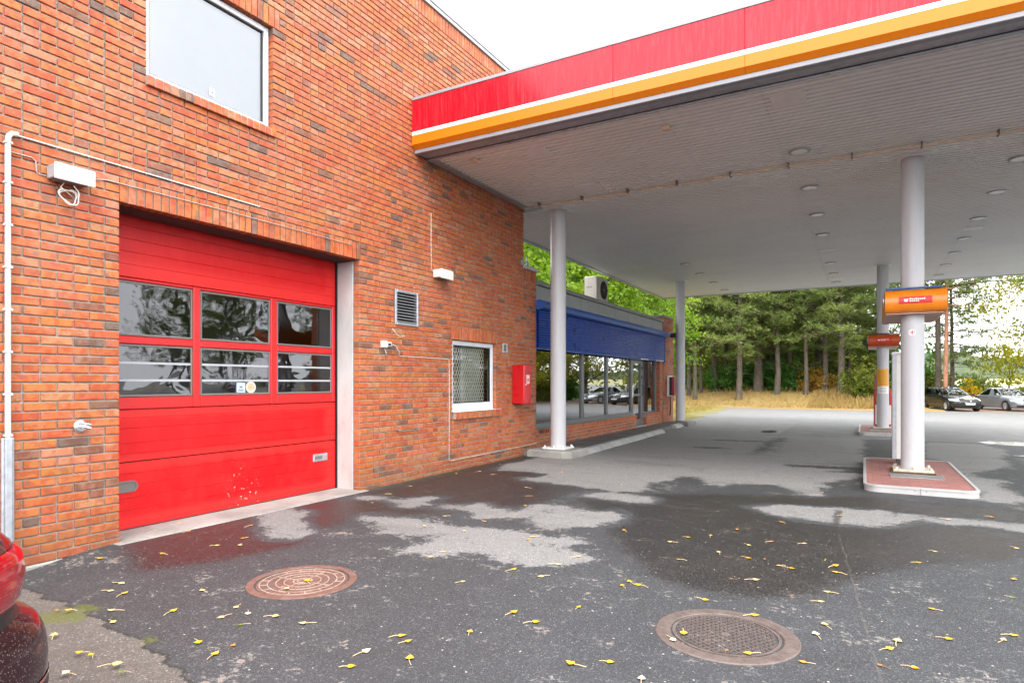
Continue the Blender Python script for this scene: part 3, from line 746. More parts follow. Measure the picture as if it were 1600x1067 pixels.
# recessed pull handle at the left foot of the door
m = MB(); poly = []
for k in range(24):
    a = 2 * PI * k / 24; cx = 3.40 if math.cos(a) > 0 else 3.10
    poly.append((cx + .055 * math.cos(a), .412 + .055 * math.sin(a)))
n_ = len(poly)
inner = [((y - 3.25) * .92 + 3.25, (z - .412) * .72 + .412) for y, z in poly]
vs = [(DX + .010, y, z) for y, z in poly] + [(DX + .010, y, z) for y, z in inner] + [(DX - .001, y, z) for y, z in poly] + [(DX + .003, y, z) for y, z in inner]
fs = []
for k in range(n_):
    k2 = (k + 1) % n_
    fs += [(k, k2, n_ + k2, n_ + k), (2 * n_ + k, 2 * n_ + k2, k2, k), (n_ + k, n_ + k2, 3 * n_ + k2, 3 * n_ + k)]
fs.append(tuple(3 * n_ + k for k in range(n_)))
m.add(vs, fs); m.build('pull_handle', M['ink'], door)
m = MB(); m.box(DX - .05, DX + .012, 3.0, 6.03, -.006, .014, 0, .003); m.build('bottom_seal', M['black'], door)
m = MB(); m.box(DX - .06, DX + .02, 6.026, 6.062, 0, 3.0); m.build('side_seal', M['black'], door)
# jamb, lintel and threshold
m = MB(); m.box(-6.06, WALL - .118, 6.041, 6.16, -.05, 2.972, 0, .008); m.box(-5.80, WALL - .112, 6.030, 6.041, -.05, 2.97, 0, .004); m.build('door_jamb', M['concrete_jamb'], gar)
m = MB(); m.box(-6.06, WALL - .118, 2.92, 3.058, -.05, 2.972, 0, .008); m.build('door_jamb', M['concrete_jamb'], gar)
m = MB(); m.box(-6.06, WALL - .113, 3.02, 6.08, 2.974, 3.10); m.build('lintel', M['lintel'], gar)
m = MB(); m.box(-6.3, WALL + .10, 3.0, 6.12, -.3, .006, 0, .012); m.build('threshold', M['concrete'], gar)
# ------------------------------------------------------------------ shop building
ST = .095                                          # height of the raised walk
shop = empty('shop_building', (WALL, 15.5, 0), 'low shop with blue roller shutter over a row of grey framed windows', 'building')
lws = []
for a0, a1 in ((11.03, 17.30), (18.22, 19.66)):
    lowb = Bricks(PX); lowb.courses(a0, a1, ST - .03, 4, (), a0); n = round((a1 - a0) / .075); w = (a1 - a0) / n
    for i in range(n): lowb.brick(a0 + i * w + .006, a0 + (i + 1) * w - .006, ST - .03 + .30, .452, .2, .012)
    lw = lowb.build('low_wall', shop); lws.append(lw)
    m = MB(); slab(m, PX, a0 + .004, a1 - .004, 0, .445, [], -.008, -.24); m.build('mortar', M['mortar_dark'], lw)
lw = lws[0]
for i in range(6):
    m = MB(); m.box(WALL - .02, WALL + .0145, 11.13 + i * .075, 11.165 + i * .075, .375, .445); m.build('weep_slot', M['dark'], lw)
# end pillar: front face and the side that faces the forecourt
pb = Bricks(PX); pb.courses(20.02, 21.22, ST - .03, 46, (), 20.02)
pl_ = pb.build('brick_pillar', shop)
PYF = lambda a, z, n: (a, 20.02 - n, z)            # facing -y
pb2 = Bricks(PYF); pb2.courses(-6.10, WALL - .004, ST - .03, 46, (), -6.10); pb2.build('pillar_side', pl_)
PYF2 = lambda a, z, n: (a, 19.68 - n, z)
pb3 = Bricks(PYF2); pb3.courses(-6.10, WALL - .02, ST - .03, 28, (), -6.02)
PX2 = lambda a, z, n: (WALL - .02 + n, a, z)
pb3.pos = PX2; pb3.courses(19.69, 20.01, ST - .03, 28, (), 19.69); pb3.build('pillar_return', pl_)
m = MB(); m.box(-6.3, WALL - .105, 20.13, 21.21, 0, 3.51); m.box(WALL - .108, WALL - .007, 20.03, 21.21, 0, 3.51); m.box(-6.1, WALL - .108, 20.03, 20.13, 0, 3.51)
m.box(-6.08, WALL - .028, 19.69, 20.015, 0, 2.16); m.build('pillar_mortar', M['mortar_dark'], pl_)
m = MB(); m.box(-6.3, WALL + .03, 19.99, 21.25, 3.512, 3.57, 0, .008); m.build('pillar_cap', M['cap_grey'], pl_)
# walls, roof
m = MB(); m.box(-12, -6.12, 20.2, 21.2, 0, 3.3); m.box(-12.2, -12, 10.5, 21.2, 0, 3.3); m.build('rear_wall', M['brick_plain'], shop)
m = MB(); m.box(-12.2, -5.80, 10.50, 20.0, 3.22, 3.30); m.build('roof', M['roof'], shop)
m = MB(); m.box(-12, -5.75, 11.0, 20.0, -.02, .05); m.box(-11.98, -11.9, 11.0, 20.0, .05, 3.2); m.box(-11.9, -5.8, 10.95, 11.02, .05, 3.2); m.box(-11.9, -6.15, 19.9, 20.0, .05, 3.2); m.box(-11.9, -5.95, 11.02, 19.9, 2.9, 3.0)
m.build('shop_interior', M['room'], shop)
# grey parapet panels
m = MB(); y = 11.02; k = 0
while y < 19.95:
    y1 = min(y + 1.13, 20.0); m.box(WALL - .12, WALL - .02, y + .006, y1 - .006, 3.035, 3.33, 0, .004); y = y1
fa = m.build('parapet_panels', M['fascia_grey'], shop)
m = MB(); m.box(WALL - .14, WALL - .04, 11.02, 20.0, 3.0, 3.32); m.build('panel_gaps', M['ink'], fa)
m = MB(); m.box(-6.2, WALL + .03, 11.02, 20.0, 3.332, 3.42, 0, .008); m.build('parapet_cap', M['cap_grey'], shop)
# roller shutter: rounded housing and slats
prof = [(WALL - .10, 3.03), (WALL - .10, 2.84), (WALL + .10, 2.84), (WALL + .17, 2.87), (WALL + .195, 2.93), (WALL + .17, 2.99), (WALL + .08, 3.03)]
m = MB(); n_ = len(prof); Y0_, Y1_ = 11.025, 20.16
vs = [(x, Y0_, z) for x, z in prof] + [(x, Y1_, z) for x, z in prof]
m.add(vs, [(k, n_ + k, n_ + (k + 1) % n_, (k + 1) % n_) for k in range(n_)] + [tuple(range(n_)), tuple(range(n_, 2 * n_))[::-1]])
sh = m.build('roller_shutter', M['housing_blue'], shop)
m = MB(); zb, zt = 2.09, 2.84; ns = 15; hh = (zt - zb) / ns; pr = []
for i in range(ns):
    for q in range(6):
        f = q / 6; pr.append((WALL + .02 + .030 * math.sin(PI * f) ** .6, zb + (i + f) * hh))
pr.append((WALL + .02, zt))
vs = [(x, 11.03, z) for x, z in pr] + [(x, 20.0, z) for x, z in pr]; n_ = len(pr)
m.add(vs, [(k, n_ + k, n_ + k + 1, k + 1) for k in range(n_ - 1)], 0, False)
vs = [(WALL - .01, y, z) for y, z in ((11.03, zb), (20.0, zb), (20.0, zt), (11.03, zt))]; m.add(vs, [(3, 2, 1, 0)])
m.build('slats', M['shutter_blue'], sh)
m = MB(); m.box(WALL - .02, WALL + .03, 11.03, 20.0, 2.055, 2.088, 0, .004); m.build('bottom_rail', M['housing_blue'], sh)
m = MB(); m.box(WALL - .02, WALL + .06, 20.0, 20.018, 2.03, 2.84); m.build('guide_rail', M['housing_blue'], sh)
for y0, y1 in ((17.6, 18.3), (19.1, 19.9)):
    m = MB(); m.box(WALL + .03, WALL + .0315, y0, y1, 2.06, 2.083); m.build('worn_edge', M['sign_white'], sh)
# shop front frames, z .45 .. 2.2
FX0, FX1, GXs = -5.86, -5.78, -5.82
cuts = [11.03, 12.12, 13.60, 15.22, 17.18]
m = MB()
for i, y in enumerate(cuts):
    w = (.05, .05, .135, .10, .07)[i]; m.box(FX0, FX1, y, y + w, .56, 2.10, 0, .006)
m.box(FX0, FX1 + .006, 11.03, 17.25, .455, .555, 0, .006); m.box(FX0, FX1 + .003, 11.03, 17.25, 2.10, 2.2, 0, .004)
m.box(FX0, FX1, 18.22, 18.27, .51, 2.10, 0, .005); m.box(FX0, FX1, 19.55, 19.62, .51, 2.10, 0, .005); m.box(FX0, FX1 + .006, 18.22, 19.62, .455, .505, 0, .005); m.box(FX0, FX1 + .003, 18.22, 19.62, 2.105, 2.2, 0, .005)
m.box(FX1 + .006, WALL - .01, 11.03, 17.27, .448, .462, 0, .003); m.box(FX1 + .006, WALL - .01, 18.22, 19.62, .448, .462, 0, .003)
sf = m.build('window_frame', M['grey_frame'], shop)
for a, b in ((11.08, 12.12), (12.17, 13.60), (13.735, 15.22), (15.32, 17.18)): pane(GXs, a, b, .555, 2.10).build('pane', M['glass_store'], sf)
pane(GXs, 18.27, 19.55, .505, 2.105).build('pane', M['glass_store'], sf)
# door leaf
m = frame_mb(-5.87, -5.79, 17.27, 18.20, .07, 2.06, .11, .006, .24); m.box(-5.87, -5.79, 17.38, 18.09, .99, 1.06, 0, .004)
sd = m.build('shop_door', M['grey_frame'], shop)
pane(-5.83, 17.38, 18.09, .31, .99).build('pane', M['glass_store'], sd); pane(-5.83, 17.38, 18.09, 1.06, 1.95).build('pane', M['glass_store'], sd)
m = MB(); m.tube([(-5.79, 18.10, 1.02), (-5.73, 18.10, 1.02), (-5.73, 18.10, 1.30), (-5.79, 18.10, 1.30)], .012, 8); m.build('handle', M['black'], sd)
for z in (1.5, 1.78):
    m = MB(); m.box(-5.79, -5.76, 18.13, 18.17, z, z + .09, 0, .006); m.build('lock', M['black'], sd)
m = MB(); m.box(-5.789, -5.786, 17.285, 17.365, .95, 1.30); m.build('notice', M['sign_white'], sd)
m = MB(); m.box(-5.9, -5.66, 17.28, 18.22, ST + .001, ST + .02, 0, .004); m.build('door_sill', M['alu_dull'], sd)
# raised walk with kerb stones
kl = [(-4.64, 11.2), (-4.70, 13.0), (-4.74, 15.0), (-4.80, 17.2), (-4.95, 19.0), (-5.0, 20.9)]
m = MB()
poly = [(-5.74, 10.5), (-5.3, 10.5), (-4.82, 11.2), (-4.88, 13.0), (-4.92, 15.0), (-4.98, 17.2), (-5.12, 19.0), (-5.15, 21.3), (-5.74, 21.3)]
m.prism(poly, -.2, ST - .004); wk = tag(m.build('raised_walk', M['pavement'], loc=(-5.3, 16, 0)), 'narrow raised asphalt walk along the shop front', 'walkway', kind='structure')
def kerb_run(p0, p1, n, h0=.09):
    for i in range(n):
        a = Vector((*p0, 0)).lerp(Vector((*p1, 0)), i / n); b = Vector((*p0, 0)).lerp(Vector((*p1, 0)), (i + 1) / n)
        d = (b - a).normalized(); nrm = Vector((d.y, -d.x, 0)); a += d * .006; b -= d * .006
        pr = [(-.20, -.2), (.0, -.2), (.0, .02), (-.10, h0), (-.20, h0 + .006)]
        mk = MB(); vs = [tuple(a + nrm * x + Vector((0, 0, z))) for x, z in pr] + [tuple(b + nrm * x + Vector((0, 0, z))) for x, z in pr]
        mk.add(vs, [(k, (k + 1) % 5, 5 + (k + 1) % 5, 5 + k) for k in range(5)] + [(4, 3, 2, 1, 0), (5, 6, 7, 8, 9)])
        yield mk, (a + b) / 2
KN = ['just past the front column plinth', 'second from the front column plinth', 'third from the front column plinth', 'fourth from the front column plinth', 'fifth from the front column plinth', 'at its worn far end']
ki = 0
for (p, q, n) in ((kl[0], kl[1], 2), (kl[1], kl[2], 2), (kl[2], kl[3], 2)):
    for mk, c in kerb_run(p, q, n):
        o = mk.build('kerb_stone', M['kerb'], loc=(c.x, c.y, 0)); tag(o, 'sloped grey kerb stone of the raised walk, ' + KN[ki], 'kerb', 'kerb stones of the raised walk'); ki += 1
for mk, c in kerb_run(kl[4], kl[5], 1):
    tag(mk.build('kerb_stone', M['kerb'], loc=(c.x, c.y, 0)), 'detached pale kerb stone near the far column and brick pillar', 'kerb', 'kerb stones of the raised walk')
# ---- heat pump on the shop roof
ac = empty('heat_pump', (-6.98, 17.5, 3.3), 'cream outdoor heat pump unit with a round fan on the shop roof', 'heat pump')
m = MB(); m.box(-7.17, -6.78, 17.05, 17.98, 3.78, 4.50, 0, .02); b_ = m.build('casing', simple('ac_cream', (.50, .48, .42), .5, var=.06), ac)
m = MB(); m.cyl((-6.779, 17.60, 4.14), .27, .012, 32, 0, 'x'); m.build('fan_opening', M['dark'], ac)
m = MB()
for r in (.06, .12, .18, .24): m.tube([(-6.762, 17.60 + r * math.cos(2 * PI * k / 24), 4.14 + r * math.sin(2 * PI * k / 24)) for k in range(25)], .004, 4, caps=False)
for k in range(8): m.tube([(-6.762, 17.60, 4.14), (-6.762, 17.60 + .27 * math.cos(PI * k / 4), 4.14 + .27 * math.sin(PI * k / 4))], .004, 4)
m.cyl((-6.768, 17.6, 4.14), .05, .012, 16, 0, 'x'); m.build('fan_guard', M['ink'], ac)
m = MB()
for i in range(4): m.box(-7.10 + i * .045, -7.07 + i * .045, 17.047, 17.0495, 4.17, 4.20)
m.build('lettering', M['ink'], ac)
for y in (17.12, 17.84): m = MB(); m.box(-7.15, -6.80, y, y + .06, 3.30, 3.78); m.build('stand_leg', M['galv'], ac)
m = MB(); m.box(-6.79, -6.765, 17.9, 17.95, 4.15, 4.20); m.build('badge', M['black'], ac)

# ------------------------------------------------------------------ forecourt canopy
SZ = 4.69; CX1 = 5.2; CXL = -6.9; FY = 7.10; BY = 24.2  # unseen right edge of the canopy drawn in to let more light under it
can = empty('fuel_canopy', (0.5, 15.5, 0), 'wide flat fuel station canopy with red, white and orange front band on round columns', 'canopy')
# ribbed soffit: ribs along x
m = MB(); y = FY + .36; pitch = .112; rows = []
while y < BY - .05:
    rows += [(y, SZ), (y + .070, SZ), (y + .076, SZ + .034), (y + .106, SZ + .034)]; y += pitch
rows.append((y, SZ))
def strip(x0, x1, rws):
    vs = [(x0, yy, zz) for yy, zz in rws] + [(x1, yy, zz) for yy, zz in rws]; n = len(rws)
    m.add(vs, [(k, n + k, n + k + 1, k + 1)[::-1] for k in range(n - 1)])
seams = [-5.50, -2.20, -1.02, 1.9, CX1 - .05]
for a, b in zip(seams[:-1], seams[1:]): strip(a + .0018, b - .0018, rows)
rw2 = [r for r in rows if r[0] > 10.62]
strip(CXL + .1, seams[0] - .004, rw2)
sof = m.build('soffit', M['soffit'], can)
m = MB(); m.box(WALL + .01, CX1, FY + .38, 10.55, SZ + .05, SZ + .10); m.box(CXL + .05, CX1, 10.55, BY - .02, SZ + .05, SZ + .10); m.build('roof_deck', M['ink'], can)
m = MB(); m.box(WALL + .01, CX1, FY + .03, 10.55, SZ + .62, SZ + .66); m.box(CXL + .05, CX1, 10.55, BY - .02, SZ + .62, SZ + .66); m.build('roof', M['roof'], can)
# front band in panels
bx = [WALL + .004, -2.62, -1.12, 1.7, CX1]
m = MB(); mw = MB(); mo = MB()
for a, b in zip(bx[:-1], bx[1:]):
    m.box(a + .002, b - .002, FY, FY + .03, 4.985, 5.43, 0, .003)
    mw.box(a + .002, b - .002, FY - .003, FY + .028, 4.93, 4.984, 0, .002)
    pr = [(FY - .004, 4.929), (FY - .004, 4.80), (FY + .052, 4.742), (FY + .054, 4.929)]
    n_ = len(pr); vs = [(a + .002, yy, zz) for yy, zz in pr] + [(b - .002, yy, zz) for yy, zz in pr]
    mo.add(vs, [(k, (k + 1) % n_, n_ + (k + 1) % n_, n_ + k)[::-1] for k in range(n_)] + [tuple(range(n_)), tuple(range(n_, 2 * n_))[::-1]])
fasc = m.build('red_band', M['band_red'], can); mw.build('white_stripe', M['band_white'], can); mo.build('orange_band', M['band_orange'], can)
m = MB(); m.box(WALL + .003, CX1, FY - .008, FY + .2, 5.432, 5.475, 0, .004); m.build('top_flashing', M['flashing'], can)
m = MB(); m.box(WALL + .004, CX1, FY + .057, FY + .15, 4.69, 4.76, 0, .006); m.build('edge_profile', M['flashing'], can)
m = MB(); m.box(WALL + .004, CX1, FY + .151, FY + .34, 4.705, 4.76, 0, .006); m.box(WALL + .004, CX1, FY + .341, FY + .375, 4.675, 4.70, 0, .004); m.build('gutter_trim', M['alu_dull'], can)
m = MB(); m.box(WALL + .012, -5.505, FY + .375, 10.50, SZ - .012, SZ + .01, 0, .004); m.box(-5.66, -5.3, 10.50, 10.60, SZ - .016, SZ + .01, 0, .004); m.build('wall_trim', M['alu_dull'], can)
m = MB()
m.box(CXL, CXL + .1, 10.56, BY, 4.66, 5.43, 0, .006); m.box(CXL, CX1, BY - .04, BY + .02, 4.66, 5.43, 0, .006); m.box(CX1 - .04, CX1 + .02, FY + .1, BY - .05, 4.66, 5.43, 0, .006)
m.box(CXL, WALL - .0, 10.56, 10.62, 4.66, 5.43, 0, .006)
m.build('side_band', M['alu_dull'], can)
# columns
COLS = [(-5.08, 10.8, .165), (-5.2, 20.36, .165), (.62, 10.86, .135), (.46, 20.35, .135)]
CR = .147
cols = []
for i, (x, y, zb) in enumerate(COLS):
    m = MB(); m.cyl((x, y, zb), CR, SZ - zb - .01, 40); c_ = m.build('column', M['column'], can); cols.append(c_)
    m = MB(); m.box(x - .20, x + .20, y - .20, y + .20, SZ - .022, SZ - .003, 0, .004); m.build('head_plate', M['soffit_panel'], c_)
    if i in (0, 2, 3):
        s = .25 if i else .23
        m = MB(); m.box(x - s, x + s, y - s, y + s, zb - .028, zb + .004, 0, .006); m.build('base_plate', M['white_rusty'] if i == 0 else M['steel_rust'], c_)
        for sx_ in (-1, 0, 1):
            for sy_ in (-1, 1):
                mb_ = MB(); mb_.cyl((x + sx_ * (s - .04), y + sy_ * (s - .04), zb + .004), .022, .035, 8); mb_.build('bolt', M['white_paint'] if i == 0 else M['steel_rust'], c_)
        if i: 
            m = MB(); m.box(x - s - .03, x + s + .02, y - s - .03, y + s + .03, .086, zb - .028, 0, .01); m.build('grout_bed', M['mud'], c_)
# sticker with a red cross on the near island column
def wrap_patch(m, cx, cy, r, a0, a1, z0, z1, n=10, mi=0):
    vs = []
    for k in range(n + 1):
        a = a0 + (a1 - a0) * k / n
        vs += [(cx + r * math.cos(a), cy + r * math.sin(a), z0), (cx + r * math.cos(a), cy + r * math.sin(a), z1)]
    m.add(vs, [(2 * k, 2 * k + 2, 2 * k + 3, 2 * k + 1) for k in range(n)], mi, True)
def wrap_disc(m, cx, cy, r, ac, zc, rad, n=24):
    vs = [(cx + r * math.cos(ac), cy + r * math.sin(ac), zc)]
    for k in range(n):
        a = ac + rad * math.cos(2 * PI * k / n) / r; vs.append((cx + r * math.cos(a), cy + r * math.sin(a), zc + rad * math.sin(2 * PI * k / n)))
    m.add(vs, [(0, 1 + k, 1 + (k + 1) % n) for k in range(n)], 0, True)
x, y, _ = COLS[2]; ac_ = math.atan2(-y, -x) - .03
m = MB(); wrap_disc(m, x, y, CR + .0015, ac_, 2.12, .048); st_ = m.build('round_sticker', M['sign_white'], cols[2])
m = MB(); wrap_patch(m, x, y, CR + .0030, ac_ - .035, ac_ + .035, 2.083, 2.157, 2); wrap_patch(m, x, y, CR + .0034, ac_ - .25, ac_ + .25, 2.115, 2.125, 4); m.build('red_cross', M['sign_red'], st_)
x, y, _ = COLS[3]; ac_ = math.atan2(-y, -x)
m = MB(); wrap_patch(m, x, y, CR + .002, ac_ - 1.15, ac_ + 1.15, 1.29, 1.77, 14); st_ = m.build('yellow_notice', M['sign_yellow'], cols[3])
m = MB()
for i in range(7): wrap_patch(m, x, y, CR + .0035, ac_ - .7, ac_ + .7, 1.34 + i * .058, 1.352 + i * .058, 8)
m.build('notice_text', M['ink_brown'], st_)
m = MB(); wrap_patch(m, x, y, CR + .002, ac_ - 1.15, ac_ + 1.15, 1.08, 1.28, 14); st_ = m.build('white_notice', M['sign_white'], cols[3])
m = MB()
for i in range(4): wrap_patch(m, x, y, CR + .0035, ac_ - .5, ac_ + .6, 1.11 + i * .04, 1.12 + i * .04, 8)
m.build('notice_text', M['ink'], st_)
# downlights, panels, conduit
for x, ys in ((-.80, (9.75, 11.65, 13.6, 15.5, 19.3, 21.2, 23.1)), (2.0, (11.65, 13.5, 15.5, 17.5, 19.3, 21.2, 23.1)), (-4.33, (17.5, 19.3, 21.2, 23.1)), (4.6, (11.65, 15.5, 19.3))):
    for y in ys:
        m = MB(); n = 28; r0, r1 = .15, .105
        a = [(x + r0 * math.cos(2 * PI * k / n), y + r0 * math.sin(2 * PI * k / n), SZ - .003) for k in range(n)]
        b = [(x + (r0 - .01) * math.cos(2 * PI * k / n), y + (r0 - .01) * math.sin(2 * PI * k / n), SZ - .022) for k in range(n)]
        c = [(x + r1 * math.cos(2 * PI * k / n), y + r1 * math.sin(2 * PI * k / n), SZ - .018) for k in range(n)]
        m.add(a + b + c, [(n * j + k, n * (j + 1) + k, n * (j + 1) + (k + 1) % n, n * j + (k + 1) % n) for j in (0, 1) for k in range(n)], 0, True)
        dl = m.build('downlight', M['alu_dull'], can)
        m = MB(); m.add([(x + r1 * math.cos(2 * PI * k / n), y + r1 * math.sin(2 * PI * k / n), SZ - .0172) for k in range(n)], [tuple(range(n))[::-1]]); m.build('lamp_glass', M['lamp_glass'], dl)
for (x0, x1, y0, y1) in ((-.95, -.58, 7.72, 8.1), (-4.25, -3.9, 7.8, 8.15), (-4.25, -3.85, 9.65, 10.0), (-.95, -.6, 15.0, 15.25), (-.95, -.6, 17.3, 17.55), (1.85, 2.2, 13.2, 13.45), (1.85, 2.2, 16.3, 16.6), (-3.4, -3.0, 13.2, 13.5), (-.98, -.55, 22.2, 22.5)):
    m = MB(); m.box(x0, x1, y0, y1, SZ - .008, SZ + .001, 0, .002); m.build('access_panel', M['soffit_panel'], can)
m = MB(); m.tube([(-5.5, 10.27, SZ - .05), (-2.13, 10.27, SZ - .05)], .018, 8); m.tube([(-2.13, 10.27, SZ - .02), (-2.13, 10.27, SZ - .055)], .02, 8); m.tube([(-2.10, 10.20, SZ - .05), (CX1 - .1, 10.20, SZ - .05)], .018, 8)
cd = m.build('conduit', M['conduit_buff'], can)
x = -5.2
while x < CX1 - .2: m = MB(); m.box(x, x + .02, 10.17, 10.29, SZ - .07, SZ, 0, .003); m.build('clip', M['ink'], cd); x += .84
for x, y in ((-2.22, 7.98), (-5.0, 7.75)):
    m = MB(); m.box(x - .05, x + .05, y - .05, y + .05, SZ - .05, SZ, 0, .008); m.build('junction_box', M['conduit_buff'], can)
# plinths at the shop side
for i, (x, y, zb) in enumerate(COLS[:2]):
    m = MB()
    if i == 0: poly = [(-5.55, 10.42), (-4.80, 10.36), (-4.66, 10.50), (-4.62, 11.2), (-5.55, 11.2)]
    else: poly = [(-5.5, 20.0), (-4.86, 19.95), (-4.80, 20.8), (-5.5, 20.8)]
    cx_ = sum(p[0] for p in poly) / len(poly); cy_ = sum(p[1] for p in poly) / len(poly)
    top = [(cx_ + (p[0] - cx_) * .93, cy_ + (p[1] - cy_) * .93) for p in poly]; n_ = len(poly); zt = zb - .03
    vs = [(*p, -.1) for p in poly] + [(*p, zt - .03) for p in poly] + [(*p, zt) for p in top]
    m.add(vs, [(j * n_ + k, j * n_ + (k + 1) % n_, (j + 1) * n_ + (k + 1) % n_, (j + 1) * n_ + k) for j in (0, 1) for k in range(n_)] + [tuple(range(2 * n_, 3 * n_))])
    o = m.build('column_plinth', M['concrete'] if i == 0 else M['concrete_dark'], loc=(cx_, cy_, 0))
    tag(o, ('rough pale concrete plinth under the front column at the garage corner', 'dark low concrete plinth under the far column by the brick pillar')[i], 'plinth', 'concrete column plinths')

# ------------------------------------------------------------------ pump islands
t = NT('paver_red'); b = t.n('ShaderNodeTexBrick'); t.put(b.inputs['Vector'], t.mapping(t.pos(), rot=(0, 0, R(90))))
b.inputs['Color1'].default_value = (.31, .115, .095, 1); b.inputs['Color2'].default_value = (.235, .09, .078, 1); b.inputs['Mortar'].default_value = (.16, .10, .085, 1)
b.inputs['Scale'].default_value = 1; b.inputs['Brick Width'].default_value = .21; b.inputs['Row Height'].default_value = .105; b.inputs['Mortar Size'].default_value = .005; b.inputs['Mortar Smooth'].default_value = .3
p = t.pos(); n = t.noise(p, 8, 6, .7)
c = t.mix(t.map(n, .45, .7, 0, .5), b.outputs[0], (.33, .20, .175)); c = t.mix(t.map(t.noise(p, 2.2, 4, .6), .5, .7, 0, .4), c, (.17, .09, .075))
M['paver'] = t.done(t.bsdf(c, .78, 0, t.bump(b.outputs['Fac'], -.5, .006)))
M['kerb_steel'] = simple('kerb_steel', (.39, .385, .38), .45, .15, var=.12, scale=4, dirt=(.36, .35, .34))
def rrect(x0, x1, y0, y1, r, n=8):
    p = []
    for cx, cy, a in ((x1 - r, y1 - r, 0), (x0 + r, y1 - r, PI / 2), (x0 + r, y0 + r, PI), (x1 - r, y0 + r, 1.5 * PI)):
        for k in range(n + 1): p.append((cx + r * math.cos(a + PI / 2 * k / n), cy + r * math.sin(a + PI / 2 * k / n)))
    return p
IZ = .085
def island(x0, x1, y0, y1, label, colxy):
    e = empty('pump_island', ((x0 + x1) / 2, (y0 + y1) / 2, 0), label, 'pump island', 'pump islands under the canopy')
    o_ = rrect(x0, x1, y0, y1, .16); i_ = rrect(x0 + .03, x1 - .03, y0 + .03, y1 - .03, .13); n = len(o_)
    m = MB(); vs = [(*p, -.15) for p in o_] + [(*p, IZ - .018) for p in o_] + [(*p, IZ - .017) for p in rrect(x0 - .008, x1 + .008, y0 - .008, y1 + .008, .165)] + [(*p, IZ + .006) for p in rrect(x0 - .008, x1 + .008, y0 - .008, y1 + .008, .165)] + [(*p, IZ + .008) for p in i_] + [(*p, IZ - .05) for p in i_]
    m.add(vs, [(j * n + k, j * n + (k + 1) % n, (j + 1) * n + (k + 1) % n, (j + 1) * n + k) for j in range(5) for k in range(n)])
    kb = m.build('steel_kerb', M['kerb_steel'], e)
    m = MB(); cx = (x0 + x1) / 2; m.box(cx - .003, cx + .003, y0 - .0085, y0 + .01, 0, IZ); 
    for s in (-1, 1): m.cyl((cx + s * .06, y0 - .0005, .05), .008, -.002, 8, 0, 'y')
    m.build('kerb_joint', M['ink'], kb)
    m = MB(); m.prism(i_, -.1, IZ); m.build('paving', M['paver'], e)
    gx, gy = colxy; m = MB(); m.box(gx - .30, gx + .34, gy - .72, gy - .33, IZ + .001, IZ + .006)
    for k in range(22): m.box(gx - .29 + k * .029, gx - .278 + k * .029, gy - .71, gy - .34, IZ + .006, IZ + .012)
    m.build('drain_grate', M['grate'], e)
    return e
island(.0, 1.22, 9.22, 12.55, 'near pump island with red paving and pale steel kerb', COLS[2][:2])
island(-.12, 1.10, 18.75, 22.1, 'farther pump island with red paving beside the fuel dispenser', COLS[3][:2])
# tall service cabinet behind the near column
cb = empty('service_cabinet', (.68, 11.95, IZ), 'tall slim white service cabinet behind the near island column', 'cabinet')
M['cab_white'] = simple('cab_white', (.70, .695, .66), .45, var=.06, scale=2, dirt=(.5, .47, .4))
m = MB(); m.box(.40, .76, 11.75, 12.10, .17, 1.84, 0, .008); m.build('body', M['cab_white'], cb)
m = MB(); m.box(.395, .455, 11.735, 11.75, .17, 1.86, 0, .004); m.build('edge_profile', M['alu_dull'], cb)
m = MB(); m.box(.385, .775, 11.73, 12.12, 1.84, 1.885, 0, .01); m.build('top_cover', M['cab_white'], cb)
m = MB(); m.box(.46, .72, 11.80, 12.05, IZ, .17); m.box(.50, .56, 11.72, 11.76, IZ, .17, 0, .006); m.build('foot', M['ink'], cb)
